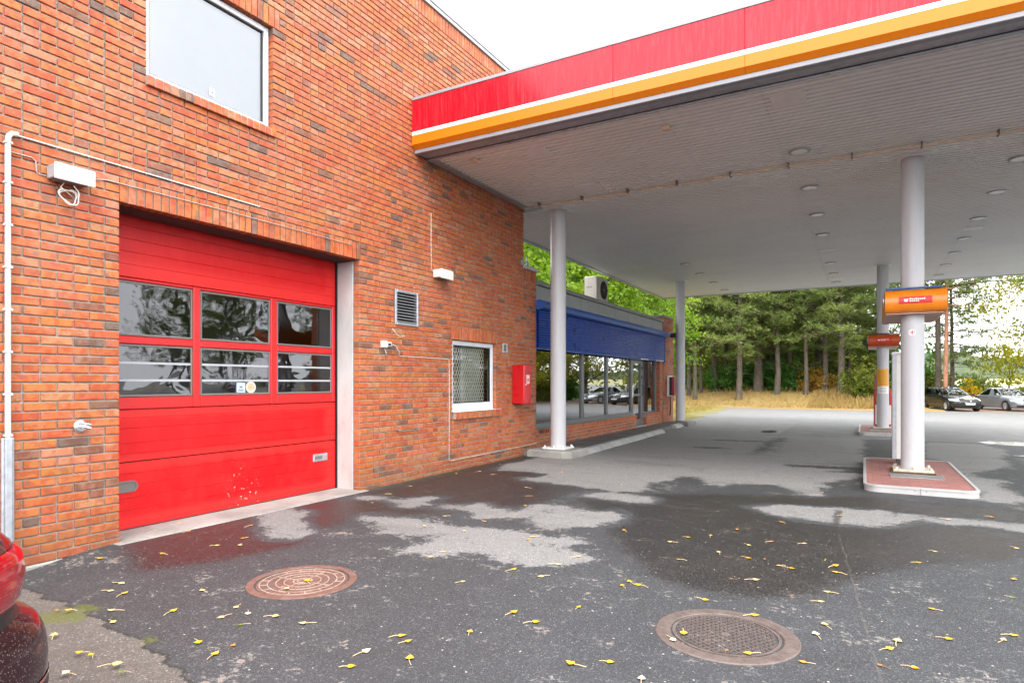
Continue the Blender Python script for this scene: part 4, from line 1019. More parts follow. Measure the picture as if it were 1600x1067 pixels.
# orange dispenser boxes round the columns
M['box_orange'] = simple('box_orange', (.80, .23, .008), .35, var=.1, coat=.2)
M['box_red'] = simple('box_red', (.50, .07, .012), .4, var=.1)
M['box_under'] = simple('box_under', (.62, .42, .34), .6, var=.1)  # pink bounce off the red paving is put into this colour
def column_box(cx, cy, label, dark=False):
    e = empty('sign_box', (cx, cy, 2.37), label, 'sign box', 'orange boxes on the island columns')
    x0, x1 = cx - .355, cx + .385; zc, r = 2.555, .165; yf = cy - .38; yb = cy + 1.5
    pr = []
    for k in range(13): a = PI / 2 + PI * k / 12; pr.append((yf + .10 + r * math.cos(a) * .8, zc + r * math.sin(a)))
    pr += [(yb, zc - r), (yb, zc + r)]
    n_ = len(pr); m = MB(); vs = [(x0, *p) for p in pr] + [(x1, *p) for p in pr]
    m.add(vs, [(k, k + 1, n_ + k + 1, n_ + k) for k in range(n_ - 1)], 0, False); m.add([], [])
    m.add([(x0, *p) for p in pr], [tuple(range(n_))]); m.add([(x1, *p) for p in pr], [tuple(range(n_))[::-1]])
    m.add([(x0, *pr[-1]), (x1, *pr[-1]), (x1, *pr[0]), (x0, *pr[0])], [(0, 1, 2, 3)])
    for i in range(len(m.s)): m.s[i] = len(m.f[i]) == 4
    m.build('shell', M['box_orange'] if not dark else M['box_red'], e)
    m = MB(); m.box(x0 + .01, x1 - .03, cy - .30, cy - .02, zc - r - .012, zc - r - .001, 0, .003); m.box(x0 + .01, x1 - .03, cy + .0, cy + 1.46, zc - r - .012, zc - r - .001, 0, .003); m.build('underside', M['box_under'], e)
    m = MB(); m.box(x0 + .005, x1 - .06, yf + .02, yf + .10, zc + r + .004, zc + r + .028, 0, .006); m.build('top_strip', M['housing_blue'] if not dark else M['black'], e)
    def curved(name, fx0, fx1, za, zb, off, mat, par):
        mm_ = MB(); vs = []; q = 6
        for k in range(q + 1):
            z = za + (zb - za) * k / q; yy = yf + .10 - .8 * math.sqrt(max(0, r * r - (z - zc) ** 2)) - off
            vs += [(fx0, yy, z), (fx1, yy, z)]
        mm_.add(vs, [(2 * k, 2 * k + 1, 2 * k + 3, 2 * k + 2) for k in range(q)], 0, True); return mm_.build(name, mat, par)
    pnl = curved('red_panel', cx - .19, cx + .21, zc - .045, zc + .055, .003, M['sign_red'], e)
    mm_ = MB()
    for (fx0, fx1, za, zb) in [(cx - .125, cx - .075, zc - .008, zc + .022), (cx - .115, cx - .085, zc - .018, zc - .008)] + [(cx - .06 + i * .024, cx - .042 + i * .024, zc + .008, zc + .026 + .006 * (i in (0, 3, 7))) for i in range(8)] + [(cx - .06 + i * .024, cx - .042 + i * .024, zc - .018, zc - .002) for i in range(5)]:
        yy = yf + .10 - .8 * math.sqrt(r * r - ((za + zb) / 2 - zc) ** 2) - .005
        mm_.box(fx0, fx1, yy, yy + .001, za, zb)
    mm_.build('lettering', M['sign_white'], pnl)
    m = MB(); m.tube([(x0 - .015, yf + .12 + .05 * math.cos(2 * PI * k / 20), zc + .02 + .08 * math.sin(2 * PI * k / 20)) for k in range(21)], .010, 6, caps=False); m.build('side_ring', M['alu'], e)
column_box(COLS[2][0], COLS[2][1], 'orange rounded box with red panel wrapped round the near island column')
column_box(COLS[3][0], COLS[3][1], 'smaller looking orange box on the farther island column', True)
# red fuel dispenser behind the far column
fd = empty('fuel_dispenser', (.47, 20.95, IZ), 'red fuel dispenser hidden behind the farther island column', 'fuel dispenser')
m = MB(); m.box(.245, .70, 20.70, 21.2, IZ, 1.17, 0, .02); m.build('cabinet', M['red_box'], fd)
m = MB(); m.box(.275, .67, 20.692, 20.70, .2, .75, 0, .004); m.build('front_panel', M['sign_white'], fd)
m = MB(); m.box(.70, .745, 20.8, 20.9, .75, 1.03, 0, .01); m.tube([(.73, 20.85, .80), (.80, 20.85, .5), (.76, 20.9, .25), (.70, 20.95, .45)], .016, 8); m.build('nozzle', M['black'], fd)
m = MB(); m.box(.255, .33, 20.72, 20.9, 1.17, 1.62, 0, .01); m.build('display_post', M['dark_red'], fd)
# ------------------------------------------------------------------ fittings on the garage wall
def flood(label, y0, y1, z0, z1, rusty):
    e = empty('wall_lamp', (WALL, (y0 + y1) / 2, z0), label, 'wall lamp', 'boxy lamps on the garage wall')
    m = MB(); m.box(WALL + .002, -5.515, y0 + .012, y1 - .012, z0 + .018, z1 - .004, 0, .006); m.build('housing', M['white_rusty'] if rusty else M['alu_dull'], e)
    m = MB(); m.box(-5.515, -5.50, y0, y1, z0, z1, 0, .004); m.build('front_cover', M['white_paint'], e)
    m = MB(); m.box(WALL + .02, -5.53, y0 + .04, y1 - .04, z0 + .006, z0 + .018, 0, .003); m.build('lamp_glass', M['ink'], e)
    return e
flood('clean white boxy wall lamp with coiled cable left above the red door', 2.49, 2.786, 2.996, 3.124, False)
flood('small rust stained white wall lamp between the louvre vent and canopy', 7.60, 7.92, 2.96, 3.10, True)
def cable(name, pts, r, mat, label, cat='cable', n=6, group=None):
    m = MB(); m.tube(pts, r, n); c = pts[0]; return tag(m.build(name, mat, loc=(c[0], c[1], c[2])), label, cat, group)
pts = []
for k in range(44):
    a = 2 * PI * k / 20; rr = .062 + .012 * math.sin(k * .9)
    pts.append((-5.60 + .012 * math.sin(a * .5) + .0006 * k, 2.615 + rr * math.cos(a) + .0007 * k, 2.895 + rr * .92 * math.sin(a)))
cable('cable_coil', [(-5.60, 2.60, 3.0), (-5.60, 2.575, 2.96)] + pts + [(-5.58, 2.66, 2.99)], .0052, M['white_cable'], 'loose coil of white cable hanging under the left wall lamp')
WX = WALL + .014
e = empty('conduit_pipe', (WX, 2.236, 0), 'tall white conduit pipe with grey steel guard at the left wall edge', 'pipe')
m = MB(); m.tube([(WX + .01, 2.236, .9), (WX + .01, 2.236, 3.23), (WX + .01, 2.242, 3.262), (WX + .01, 2.262, 3.286), (WX + .01, 2.30, 3.29)], .019, 10); m.build('pipe', M['white_cable'], e)
m = MB(); m.box(WX - .012, WX + .02, 2.195, 2.277, -.12, .98, 0, .008); m.box(WX + .02, WX + .034, 2.212, 2.26, -.12, .98, 0, .006); m.build('steel_guard', M['galv'], e)
m = MB()
for z in (.99, 1.3, 1.62, 1.94, 2.26, 2.58, 2.9, 3.2): m.box(WX - .012, WX + .032, 2.21, 2.262, z, z + .016, 0, .003)
m.build('clips', M['white_paint'], e)
cable('white_cable', [(WX - .006, 2.30, 3.288), (WX - .006, 3.0, 3.287), (WX - .006, 3.9, 3.284), (WX - .006, 4.505, 3.282)], .006, M['white_cable'], 'straight white cable running right from the conduit pipe above the door')
cable('grey_cable', [(WX - .008, 2.255, 3.15), (WX - .008, 2.40, 3.15), (WX - .008, 2.425, 3.13), (WX - .008, 2.43, 3.05), (WX - .008, 2.45, 3.035), (WX - .006, 2.50, 3.035)], .005, M['grey_cable'], 'thin grey cable between the conduit pipe and the left lamp')
cable('grey_cable', [(WX - .008, 2.79, 3.10), (WX - .008, 2.95, 3.13), (WX - .008, 4.0, 3.14), (WX - .008, 5.9, 3.14)], .0045, M['grey_cable'], 'thin grey cable along the soldier bricks over the red door')
cable('white_cable', [(WX - .006, 7.552, 3.93), (WX - .006, 7.55, 3.5), (WX - .006, 7.556, 3.10), (WX - .006, 7.60, 3.06)], .0045, M['white_cable'], 'vertical white cable coming down to the rusty lamp')
# valve
e = empty('outdoor_tap', (WALL, 2.746, 1.034), 'round chrome outdoor tap on the brick left of the door', 'tap')
m = MB(); m.cyl((WALL, 2.746, 1.034), .052, .012, 28, 0, 'x'); m.cyl((WALL + .012, 2.746, 1.034), .052, .016, 28, 0, 'x', .036); m.build('flange', M['alu'], e)
m = MB(); m.cyl((WALL + .028, 2.746, 1.034), .022, .035, 16, 0, 'x'); m.tube([(WALL + .05, 2.746, 1.034), (WALL + .075, 2.762, 1.028), (WALL + .078, 2.785, 1.018)], .013, 10); m.build('spout', M['chrome'], e)
m = MB(); m.tube([(WALL + .058, 2.715, 1.066), (WALL + .058, 2.80, 1.046)], .009, 8); m.build('handle', M['alu'], e)
# junction box with cable
e = empty('socket_box', (WALL, 6.5, 1.9), 'small white open cable box with a drooping lead right of the door', 'socket box')
m = MB(); m.box(WALL + .001, WALL + .06, 6.43, 6.52, 1.865, 1.955, 0, .008); m.box(WALL + .001, WALL + .035, 6.52, 6.63, 1.885, 1.945, 0, .008); m.build('case', M['white_paint'], e)
m = MB(); m.box(WALL + .035, WALL + .04, 6.55, 6.61, 1.90, 1.93, 0, .002); m.build('socket_hole', M['black'], e)
cable('white_cable', [(WX, 6.63, 1.92), (WX + .03, 6.70, 1.90), (WX + .03, 6.77, 1.82), (WX, 6.80, 1.765), (WX - .006, 6.88, 1.765), (WX - .006, 7.5, 1.762), (WX - .006, 7.98, 1.758), (WX - .006, 8.012, 1.745), (WX - .006, 8.018, 1.70), (WX - .006, 8.022, 1.0), (WX - .006, 8.016, .19), (WX - .006, 8.03, .172), (WX - .006, 8.06, .168), (WX - .006, 9.5, .176), (WX - .006, 10.99, .19)], .0042, M['white_cable'], 'long white cable looping down beside the low window to the wall foot')
cable('white_cable', [(WX, 6.49, 1.87), (WX + .02, 6.50, 1.82), (WX + .015, 6.52, 1.78)], .005, M['white_cable'], 'short loose cable stub hanging from the small white box')
cable('white_cable', [(WX, 6.66, 2.14), (WX + .03, 6.72, 2.06), (WX + .02, 6.80, 2.03), (WX, 6.92, 2.05)], .0045, M['white_cable'], 'short white cable end sticking out below the louvre vent')
# handrail hook
e = empty('wall_hook', (WALL, 6.99, .71), 'thin dark metal hook bar low on the brick wall', 'hook')
m = MB(); m.tube([(WALL, 6.79, .735), (WALL + .05, 6.79, .73), (WALL + .055, 6.83, .715), (WALL + .055, 7.17, .712), (WALL + .05, 7.19, .73), (WALL, 7.19, .735)], .008, 8); m.build('bar', M['ink'], e)
m = MB(); m.cyl((WALL, 6.79, .735), .022, .008, 12, 0, 'x'); m.cyl((WALL, 7.19, .735), .022, .008, 12, 0, 'x'); m.build('rosettes', M['ink'], e)
# fire cabinet
e = empty('fire_cabinet', (WALL, 10.15, 1.0), 'red metal fire hose cabinet with white pictogram by the shop corner', 'fire cabinet')
m = MB(); m.box(WALL + .001, -5.405, 10.03, 10.285, 1.0, 1.72, 0, .012); m.build('body', M['red_box'], e)
m = MB(); m.box(-5.404, -5.392, 10.036, 10.279, 1.006, 1.714, 0, .006); d_ = m.build('door', M['red_box'], e)
m = MB(); m.box(-5.3918, -5.3908, 10.10, 10.215, 1.37, 1.53); s_ = m.build('pictogram', M['sign_white'], d_)
m = MB(); m.box(-5.3906, -5.390, 10.112, 10.203, 1.382, 1.518); m.build('pictogram_field', M['sign_red'], s_)
m = MB(); m.box(-5.3898, -5.3892, 10.118, 10.197, 1.39, 1.51); m.build('pictogram_ground', M['sign_white'], s_)
m = MB(); m.box(-5.389, -5.3885, 10.13, 10.165, 1.40, 1.47); m.box(-5.389, -5.3885, 10.155, 10.19, 1.46, 1.475); m.box(-5.389, -5.3885, 10.172, 10.19, 1.41, 1.46); m.box(-5.389, -5.3885, 10.14, 10.155, 1.48, 1.50); m.build('pictogram_shape', M['sign_red'], s_)
m = MB(); m.box(-5.392, -5.380, 10.06, 10.085, 1.34, 1.37, 0, .004); m.build('lock', M['alu'], d_)
# small bracket high at the corner
e = empty('wall_bracket', (WALL, 10.40, 3.67), 'small grey metal bracket high on the brick corner under the canopy', 'bracket')
m = MB(); m.cyl((WALL, 10.40, 3.67), .05, .02, 14, 0, 'x'); m.tube([(WALL + .02, 10.40, 3.67), (WALL + .14, 10.40, 3.67), (WALL + .16, 10.40, 3.60)], .016, 8); m.tube([(WALL + .10, 10.40, 3.60), (WALL + .10, 10.40, 3.76)], .012, 8); m.build('arm', M['galv'], e)
# things on the brick pillar
e = empty('hose_box', (WALL, 20.7, .93), 'red and black hose box with white frame on the brick pillar', 'hose box')
m = MB(); m.box(WALL + .001, WALL + .075, 20.42, 20.98, .93, 1.61, 0, .01); m.build('back_frame', M['white_paint'], e)
m = MB(); m.box(WALL + .075, WALL + .16, 20.44, 20.96, .97, 1.57, 0, .01); m.build('case', M['black'], e)
m = MB(); m.box(WALL + .16, WALL + .24, 20.43, 20.97, .96, 1.58, 0, .015); m.build('red_door', M['dark_red'], e)
m = MB(); m.tube([(WALL + .06, 20.6, .93), (WALL + .08, 20.6, .6), (WALL + .05, 20.62, .3)], .02, 8); m.build('hose', M['black'], e)
e = empty('spot_lamp', (WALL, 20.55, 2.95), 'black spot lamp on a short arm at the top of the brick pillar', 'wall lamp')
m = MB(); m.tube([(WALL, 20.45, 2.95), (WALL + .12, 20.45, 2.95)], .035, 10); m.build('arm', M['black'], e)
m = MB(); m.box(WALL + .10, WALL + .30, 20.38, 20.52, 2.86, 3.0, 0, .02); m.build('lamp_head', M['black'], e)

# ------------------------------------------------------------------ manhole covers
def lathe_ring(m, cx, cy, prof, n=64, mi=0):
    vs = []
    for r, z in prof: vs += [(cx + r * math.cos(2 * PI * k / n), cy + r * math.sin(2 * PI * k / n), z) for k in range(n)]
    m.add(vs, [(j * n + k, j * n + (k + 1) % n, (j + 1) * n + (k + 1) % n, (j + 1) * n + k) for j in range(len(prof) - 1) for k in range(n)], mi, False)
def arc_bar(m, cx, cy, r0, r1, a0, a1, z0, z1, n=10, mi=0):
    vs = []
    for k in range(n + 1):
        a = a0 + (a1 - a0) * k / n; c, s = math.cos(a), math.sin(a)
        vs += [(cx + r0 * c, cy + r0 * s, z0), (cx + r0 * c, cy + r0 * s, z1), (cx + r1 * c, cy + r1 * s, z1), (cx + r1 * c, cy + r1 * s, z0)]
    fs = []
    for k in range(n):
        b = 4 * k
        for i in range(3): fs.append((b + i, b + i + 1, b + 4 + i + 1, b + 4 + i))
    fs += [(0, 1, 2, 3)[::-1], (4 * n, 4 * n + 1, 4 * n + 2, 4 * n + 3)]
    m.add(vs, fs, mi)
cx, cy = gpt(473, 908)
e = empty('manhole_cover', (cx, cy, 0), 'rusty round manhole cover with concentric ribs near the garage door', 'manhole cover', 'cast iron manhole covers')
m = MB(); lathe_ring(m, cx, cy, [(.375, -.05), (.372, .004), (.366, .008), (.322, .008), (.318, .004), (.318, -.02)]); m.build('frame', M['iron_rust'], e)
m = MB(); lathe_ring(m, cx, cy, [(.316, -.02), (.316, -.006)]); m.add([(cx + .316 * math.cos(2 * PI * k / 48), cy + .316 * math.sin(2 * PI * k / 48), -.012) for k in range(48)], [tuple(range(48))]); m.build('gap', M['iron_groove'], e)
m = MB(); lathe_ring(m, cx, cy, [(.308, -.012), (.306, .001)]); n = 64; m.add([(cx + .306 * math.cos(2 * PI * k / n), cy + .306 * math.sin(2 * PI * k / n), .001) for k in range(n)], [tuple(range(n))])
for r in (.072, .125, .178, .230, .282):
    pass
lid = m.build('lid', M['iron_rust'], e)
m = MB()
for r in (.285, .232, .178, .124): arc_bar(m, cx, cy, r - .004, r + .004, 0, 2 * PI, .001, .0055, 64)
for k in range(16):
    a = 2 * PI * k / 16 + .1; r0, r1 = ((.06, .235) if k % 4 == 0 else (.235, .285))
    da = .004 / ((r0 + r1) / 2); arc_bar(m, cx, cy, r0, r1, a - da, a + da, .001, .0052, 1)
for r in (.035, .062): arc_bar(m, cx, cy, r - .005, r + .005, 0, 2 * PI, .001, .006, 24)
m.build('ribs', M['iron_light'], lid)
m = MB()
for k in range(44):
    a = 2 * PI * k / 44
    for (r0, r1) in ((.129, .173), (.183, .227), (.237, .280)):
        if r0 < .15 and k % 2: continue
        arc_bar(m, cx, cy, r0, r1, a - .004, a + .004, .001, .0018, 1)
m.build('fine_grooves', M['iron_groove'], lid)
cx2, cy2 = gpt(1134, 991)
e = empty('manhole_cover', (cx2, cy2, 0), 'brown grey round manhole cover with woven checker tread in front', 'manhole cover', 'cast iron manhole covers')
m = MB(); lathe_ring(m, cx2, cy2, [(.385, -.05), (.382, .003), (.375, .007), (.302, .007), (.298, .003), (.298, -.02)]); fr_ = m.build('frame', M['iron_grey'], e)
m = MB()
for k in range(40):
    if k % 5 == 4: continue
    a = 2 * PI * k / 40; arc_bar(m, cx2, cy2, .330, .352, a - .03, a + .03, .007, .0085, 2)
m.build('raised_letter_blocks', M['iron_grey'], fr_)
m = MB(); m.add([(cx2 + .297 * math.cos(2 * PI * k / 48), cy2 + .297 * math.sin(2 * PI * k / 48), -.012) for k in range(48)], [tuple(range(48))]); m.build('gap', M['iron_groove'], e)
m = MB(); lathe_ring(m, cx2, cy2, [(.290, -.012), (.288, -.001)]); m.add([(cx2 + .288 * math.cos(2 * PI * k / n), cy2 + .288 * math.sin(2 * PI * k / n), -.001) for k in range(n)], [tuple(range(n))]); lid = m.build('lid', M['iron_groove'], e)
m = MB(); st = .030; q = int(.30 / st) + 1; ang = R(12)
for i in range(-q * 2, q * 2):
    for j in range(-q * 2, q * 2):
        # woven tread: pairs of bars turned by quarter steps
        if (i + j) % 2: bx_, by_ = .026, .0065
        else: bx_, by_ = .0065, .026
        u_, v_ = i * st * .74, j * st * .74
        px, py = u_ * math.cos(ang) - v_ * math.sin(ang), u_ * math.sin(ang) + v_ * math.cos(ang)
        if math.hypot(px, py) > .265 or math.hypot(px, py) < .03: continue
        cs = [(-bx_ / 2, -by_ / 2), (bx_ / 2, -by_ / 2), (bx_ / 2, by_ / 2), (-bx_ / 2, by_ / 2)]
        tr = lambda p, s=1.0: (cx2 + px + (p[0] * s * math.cos(ang + R(45)) - p[1] * s * math.sin(ang + R(45))), cy2 + py + (p[0] * s * math.sin(ang + R(45)) + p[1] * s * math.cos(ang + R(45))))
        vs = [(*tr(c), -.001) for c in cs] + [(*tr(c, .8), .0055) for c in cs]
        m.add(vs, [(k, (k + 1) % 4, 4 + (k + 1) % 4, 4 + k) for k in range(4)] + [(4, 5, 6, 7)])
arc_bar(m, cx2, cy2, .271, .287, 0, 2 * PI, -.001, .005, 64); m.cyl((cx2, cy2, -.001), .026, .005, 20)
m.build('tread', M['iron_grey'], lid)

# ------------------------------------------------------------------ cars
def superring(xr, xf, w, ex, z, n=72):
    c = (xf + xr) / 2; a = (xf - xr) / 2; pts = []
    for k in range(n):
        t_ = 2 * PI * k / n; cc_, ss = math.cos(t_), math.sin(t_)
        pts.append((c + a * math.copysign(abs(cc_) ** (2 / ex), cc_), w * math.copysign(abs(ss) ** (2 / ex), ss), z))
    return pts
def car(name, label, loc, rz, paint, L, low, up, mats, wheel_x, rw=.32, grille='bar', wheel_w=.20, cover=None):
    """low / up: lists of (z, xr, xf, halfwidth, exponent); up is the glasshouse"""
    e = empty(name, loc, label, 'car', None)
    NN = 72
    def P(m, rings, mi=0):
        vs = [p for r in rings for p in r]
        m.add(vs, [(j * NN + k, j * NN + (k + 1) % NN, (j + 1) * NN + (k + 1) % NN, (j + 1) * NN + k) for j in range(len(rings) - 1) for k in range(NN)], mi, True)
    def fin(m, nm, mat, par):
        # local to world (rotation about z)
        c_, s_ = math.cos(rz), math.sin(rz)
        m.v = [(loc[0] + x * c_ - y * s_, loc[1] + x * s_ + y * c_, loc[2] + z) for x, y, z in m.v]
        return m.build(nm, mat, par)
    # refine levels by interpolation
    def dense(lv, k=4):
        out = []
        for i in range(len(lv) - 1):
            for q in range(k):
                f = q / k
                p0 = lv[max(0, i - 1)]; p1 = lv[i]; p2 = lv[i + 1]; p3 = lv[min(len(lv) - 1, i + 2)]
                row = []
                for a, b, c_, d in zip(p0, p1, p2, p3):
                    v = .5 * (2 * b + (c_ - a) * f + (2 * a - 5 * b + 4 * c_ - d) * f * f + (3 * b - a - 3 * c_ + d) * f ** 3)
                    row.append(min(max(v, min(b, c_)), max(b, c_)) if True else v)
                out.append(tuple(row))
        return out + [lv[-1]]
    lowd = dense(low); upd = dense(up)
    rl = [superring(xr, xf, w, ex, z, NN) for z, xr, xf, w, ex in lowd]; ru = [superring(xr, xf, w, ex, z, NN) for z, xr, xf, w, ex in upd]
    m = MB(); P(m, rl + ru[:2]); m.add(rl[0], [tuple(range(NN))[::-1]]); P(m, ru[-5:]); m.add(ru[-1], [tuple(range(NN))])
    # pillars
    pil = [k for k in range(NN) if k in (8, 9, 27, 28, 44, 45) or k in (NN - 9, NN - 10, NN - 28, NN - 29, NN - 45, NN - 46) or k in (17, NN - 18)]
    mg = MB()
    for j in range(1, len(ru) - 5):
        for k in range(NN):
            q = [ru[j][k], ru[j][(k + 1) % NN], ru[j + 1][(k + 1) % NN], ru[j + 1][k]]
            if k in pil: m.add(q, [(0, 1, 2, 3)], 0, True)
            else: mg.add(q, [(0, 1, 2, 3)], 0, True)
    body = fin(m, 'body', paint, e); fin(mg, 'windows', M['glass_car'], e)
    m = MB(); zi = up[0][0]; c0 = (up[0][1] + up[0][2]) / 2
    m.box(c0 - 1.0, c0 + .9, -.6, .6, zi - .3, zi - .02)
    for xs in (c0 - .9, c0 + .1):
        for ys in (-.38, .38): m.box(xs - .08, xs + .08, ys - .22, ys + .22, zi - .1, zi + .22, 0, .06)
    fin(m, 'seats', M['ink'], e)
    # wheels
    W_half = max(r[3] for r in low)
    for xw in wheel_x:
        for s in (-1, 1):
            m = MB(); m.cyl((xw, s * (W_half - wheel_w + .012) if s > 0 else -(W_half + .012), rw), rw, wheel_w, 28, 0, 'y'); wq = fin(m, 'wheel', M['rubber'], e)
            m = MB(); yy = s * (W_half + .014); m.cyl((xw, yy, rw), rw * .66, s * .004, 24, 0, 'y')
            for k in range(5):
                a = 2 * PI * k / 5; m.tube([(xw, yy + s * .006, rw), (xw + rw * .6 * math.cos(a), yy + s * .006, rw + rw * .6 * math.sin(a))], .02, 5)
            fin(m, 'rim', M['rim'], wq)
            m = MB(); pts = [(xw + (rw + .05) * math.cos(PI * k / 12 - .0), rw + (rw + .05) * math.sin(PI * k / 12)) for k in range(13)]
            vs = [(x, s * (W_half + .003), z) for x, z in pts] + [(x, s * (W_half - .22), z) for x, z in pts]; nq = 13
            m.add(vs, [tuple(range(nq)), tuple(range(nq, 2 * nq))] + [(k, k + 1, nq + k + 1, nq + k) for k in range(nq - 1)]); fin(m, 'wheel_arch', M['black'], e)
    return e, fin, rl, lowd, ru
def ring_patch(rl, j0, j1, ks, off=.006):
    """faces of the body rings lifted a little: lamps, bumpers, trim"""
    m = MB(); NN = len(rl[0]); ks = list(ks) + [list(ks)[-1] + 1]; vs = []; nk = len(ks)
    for j in range(j0, j1 + 1):
        for k in ks:
            p = Vector(rl[j][k % NN]); a = Vector(rl[j][(k + 1) % NN]) - Vector(rl[j][(k - 1) % NN])
            b = Vector(rl[min(j + 1, len(rl) - 1)][k % NN]) - Vector(rl[max(j - 1, 0)][k % NN]); nrm = a.cross(b)
            if nrm.length < 1e-9: nrm = Vector((p.x, p.y, 0))
            nrm.normalize()
            if nrm.dot(Vector((p.x, p.y, 0))) < 0: nrm = -nrm
            e_ = .25 if (j in (j0, j1) or k in (ks[0], ks[-1])) else 1
            vs.append(p + nrm * off * e_)
    m.add(vs, [(j * nk + i, j * nk + i + 1, (j + 1) * nk + i + 1, (j + 1) * nk + i) for j in range(j1 - j0) for i in range(nk - 1)], 0, True)
    return m
def levels(lowd, za, zb):
    js = [j for j, r in enumerate(lowd) if za <= r[0] <= zb]; return js[0], js[-1]
def dress(e, fin, rl, lowd, hl, gr, emblem, wp, low_intake=(.24, .42), plate_z=.42, hood_x=None):
    # front lamps, grille, plate, intake, mirrors
    j0, j1 = levels(lowd, *hl)
    for ks in (range(4, 12), range(-12, -4)): fin(ring_patch(rl, j0, j1, ks, .012), 'headlight', M['lens_clear'], e)
    j0, j1 = levels(lowd, *gr)
    g_ = fin(ring_patch(rl, j0, j1, range(-3, 3), .012), 'grille', M['black'], e)
    xf = lowd[j0][2] + .022; za, zb = lowd[j0][0], lowd[j1][0]; w = abs(rl[j0][3][1])
    m = MB(); w = .30
    xt = lowd[j1][2] + .022
    m.tube([(xf, -w, za), (xf, w, za), (xt, w, zb), (xt, -w, zb), (xf, -w, za)], .014, 6)
    if emblem == 'bar': m.tube([(xf + .005, -w, za), (xt + .005, w, zb)], .014, 6); m.cyl((xf + .0, 0, (za + zb) / 2), .05, .014, 20, 0, 'x')
    else:
        for k in range(4): m.tube([(xf + .012, -.105 + k * .07 + .045 * math.cos(2 * PI * i / 18), (za + zb) / 2 + .045 * math.sin(2 * PI * i / 18)) for i in range(19)], .007, 5, caps=False)
        for k in range(1, 3): m.tube([(xf + .004, -w, za + (zb - za) * k / 3), (xf + .004, w, za + (zb - za) * k / 3)], .006, 5)
    fin(m, 'chrome_trim', M['chrome'], g_)
    j0, j1 = levels(lowd, *low_intake); fin(ring_patch(rl, j0, j1, range(-8, 8), .008), 'bumper_intake', M['black'], e)
    xf = max(r[2] for r in lowd); m = MB(); m.box(xf + .012, xf + .026, -.26, .26, plate_z, plate_z + .115, 0, .004); pl_ = fin(m, 'number_plate', M['plate_white'], e)
    m = MB()
    for i in range(7): m.box(xf + .026, xf + .0275, -.2 + i * .058 + .03 * (i > 1), -.165 + i * .058 + .03 * (i > 1), plate_z + .03, plate_z + .085)
    fin(m, 'plate_marks', M['ink'], pl_)
    for s in (-1, 1):
        m = MB(); m.box(wp - .1, wp + .08, s * .90, s * 1.06, .96, 1.10, 0, .05); m.box(wp - .02, wp + .03, s * .80, s * .92, .95, 1.0); fin(m, 'mirror', M['black'] if emblem == 'bar' else e.children[0].data.materials[0], e)
    m = MB()
    for s in (-1, 1): m.box(.15, .33, s * .905, s * .918, .82, .85, 0, .006); m.box(-.75, -.57, s * .905, s * .918, .82, .85, 0, .006)
    fin(m, 'door_handles', M['black'], e)

def onY_(u, Y):
    t_ = (u - 800) / FPX; d = Y / (t_ * SA + CA); return d * (t_ * CA - SA)
GZ = lambda x, y: ground_z(x, y)
# black estate, front turned to the right of the picture
lowA = [(.20, -2.30, 2.25, .80, 5), (.30, -2.36, 2.37, .88, 5), (.50, -2.38, 2.41, .91, 5), (.62, -2.36, 2.39, .92, 4.6), (.74, -2.34, 2.26, .915, 4.2), (.80, -2.32, 2.05, .91, 4), (.88, -2.30, 1.55, .90, 4.5), (.96, -2.28, 1.05, .87, 5)]
upA = [(.97, -2.26, 1.02, .845, 6), (1.10, -2.18, .80, .80, 6), (1.30, -2.02, .42, .71, 6), (1.40, -1.92, .18, .65, 6), (1.45, -1.80, -.05, .58, 6), (1.475, -1.5, -.35, .42, 5)]
x, y = onY_(1484, 49.6), 49.6
rz = R(-70)
e, fin, rl, lw_, ru = car('parked_car', 'black estate car with slanted chrome grille parked by the pines', (x, y, GZ(x, y)), rz, M['paint_black'], 4.8, lowA, upA, None, (-1.40, 1.42))
dress(e, fin, rl, lw_, (.64, .78), (.52, .76), 'bar', .78)
m = MB()
for s in (-1, 1): m.tube([(-1.9, s * .62, 1.46), (-1.5, s * .63, 1.50), (-.3, s * .63, 1.50), (.0, s * .62, 1.46)], .018, 6)
fin(m, 'roof_rails', M['black'], e)
e['group'] = 'cars parked along the forest edge'
# silver saloon
lowB = [(.20, -2.28, 2.27, .80, 5), (.30, -2.38, 2.38, .87, 5), (.48, -2.40, 2.41, .89, 5), (.60, -2.38, 2.39, .90, 4.6), (.72, -2.34, 2.30, .90, 4.2), (.80, -2.32, 2.08, .89, 4), (.87, -2.30, 1.55, .88, 4.5), (.94, -2.2, 1.0, .86, 5)]
upB = [(.95, -1.78, .98, .83, 6), (1.08, -1.50, .74, .78, 6), (1.26, -1.15, .36, .69, 6), (1.36, -.98, .12, .63, 6), (1.41, -.85, -.08, .56, 6), (1.43, -.65, -.3, .42, 5)]
x, y = onY_(1572, 51.2), 51.2
e, fin, rl, lw_, ru = car('parked_car', 'silver four door saloon with square grille parked right of the black car', (x, y, GZ(x, y)), R(-67), M['paint_silver'], 4.8, lowB, upB, None, (-1.36, 1.36))
dress(e, fin, rl, lw_, (.60, .76), (.60, .74), 'rings', .74)
e['group'] = 'cars parked along the forest edge'
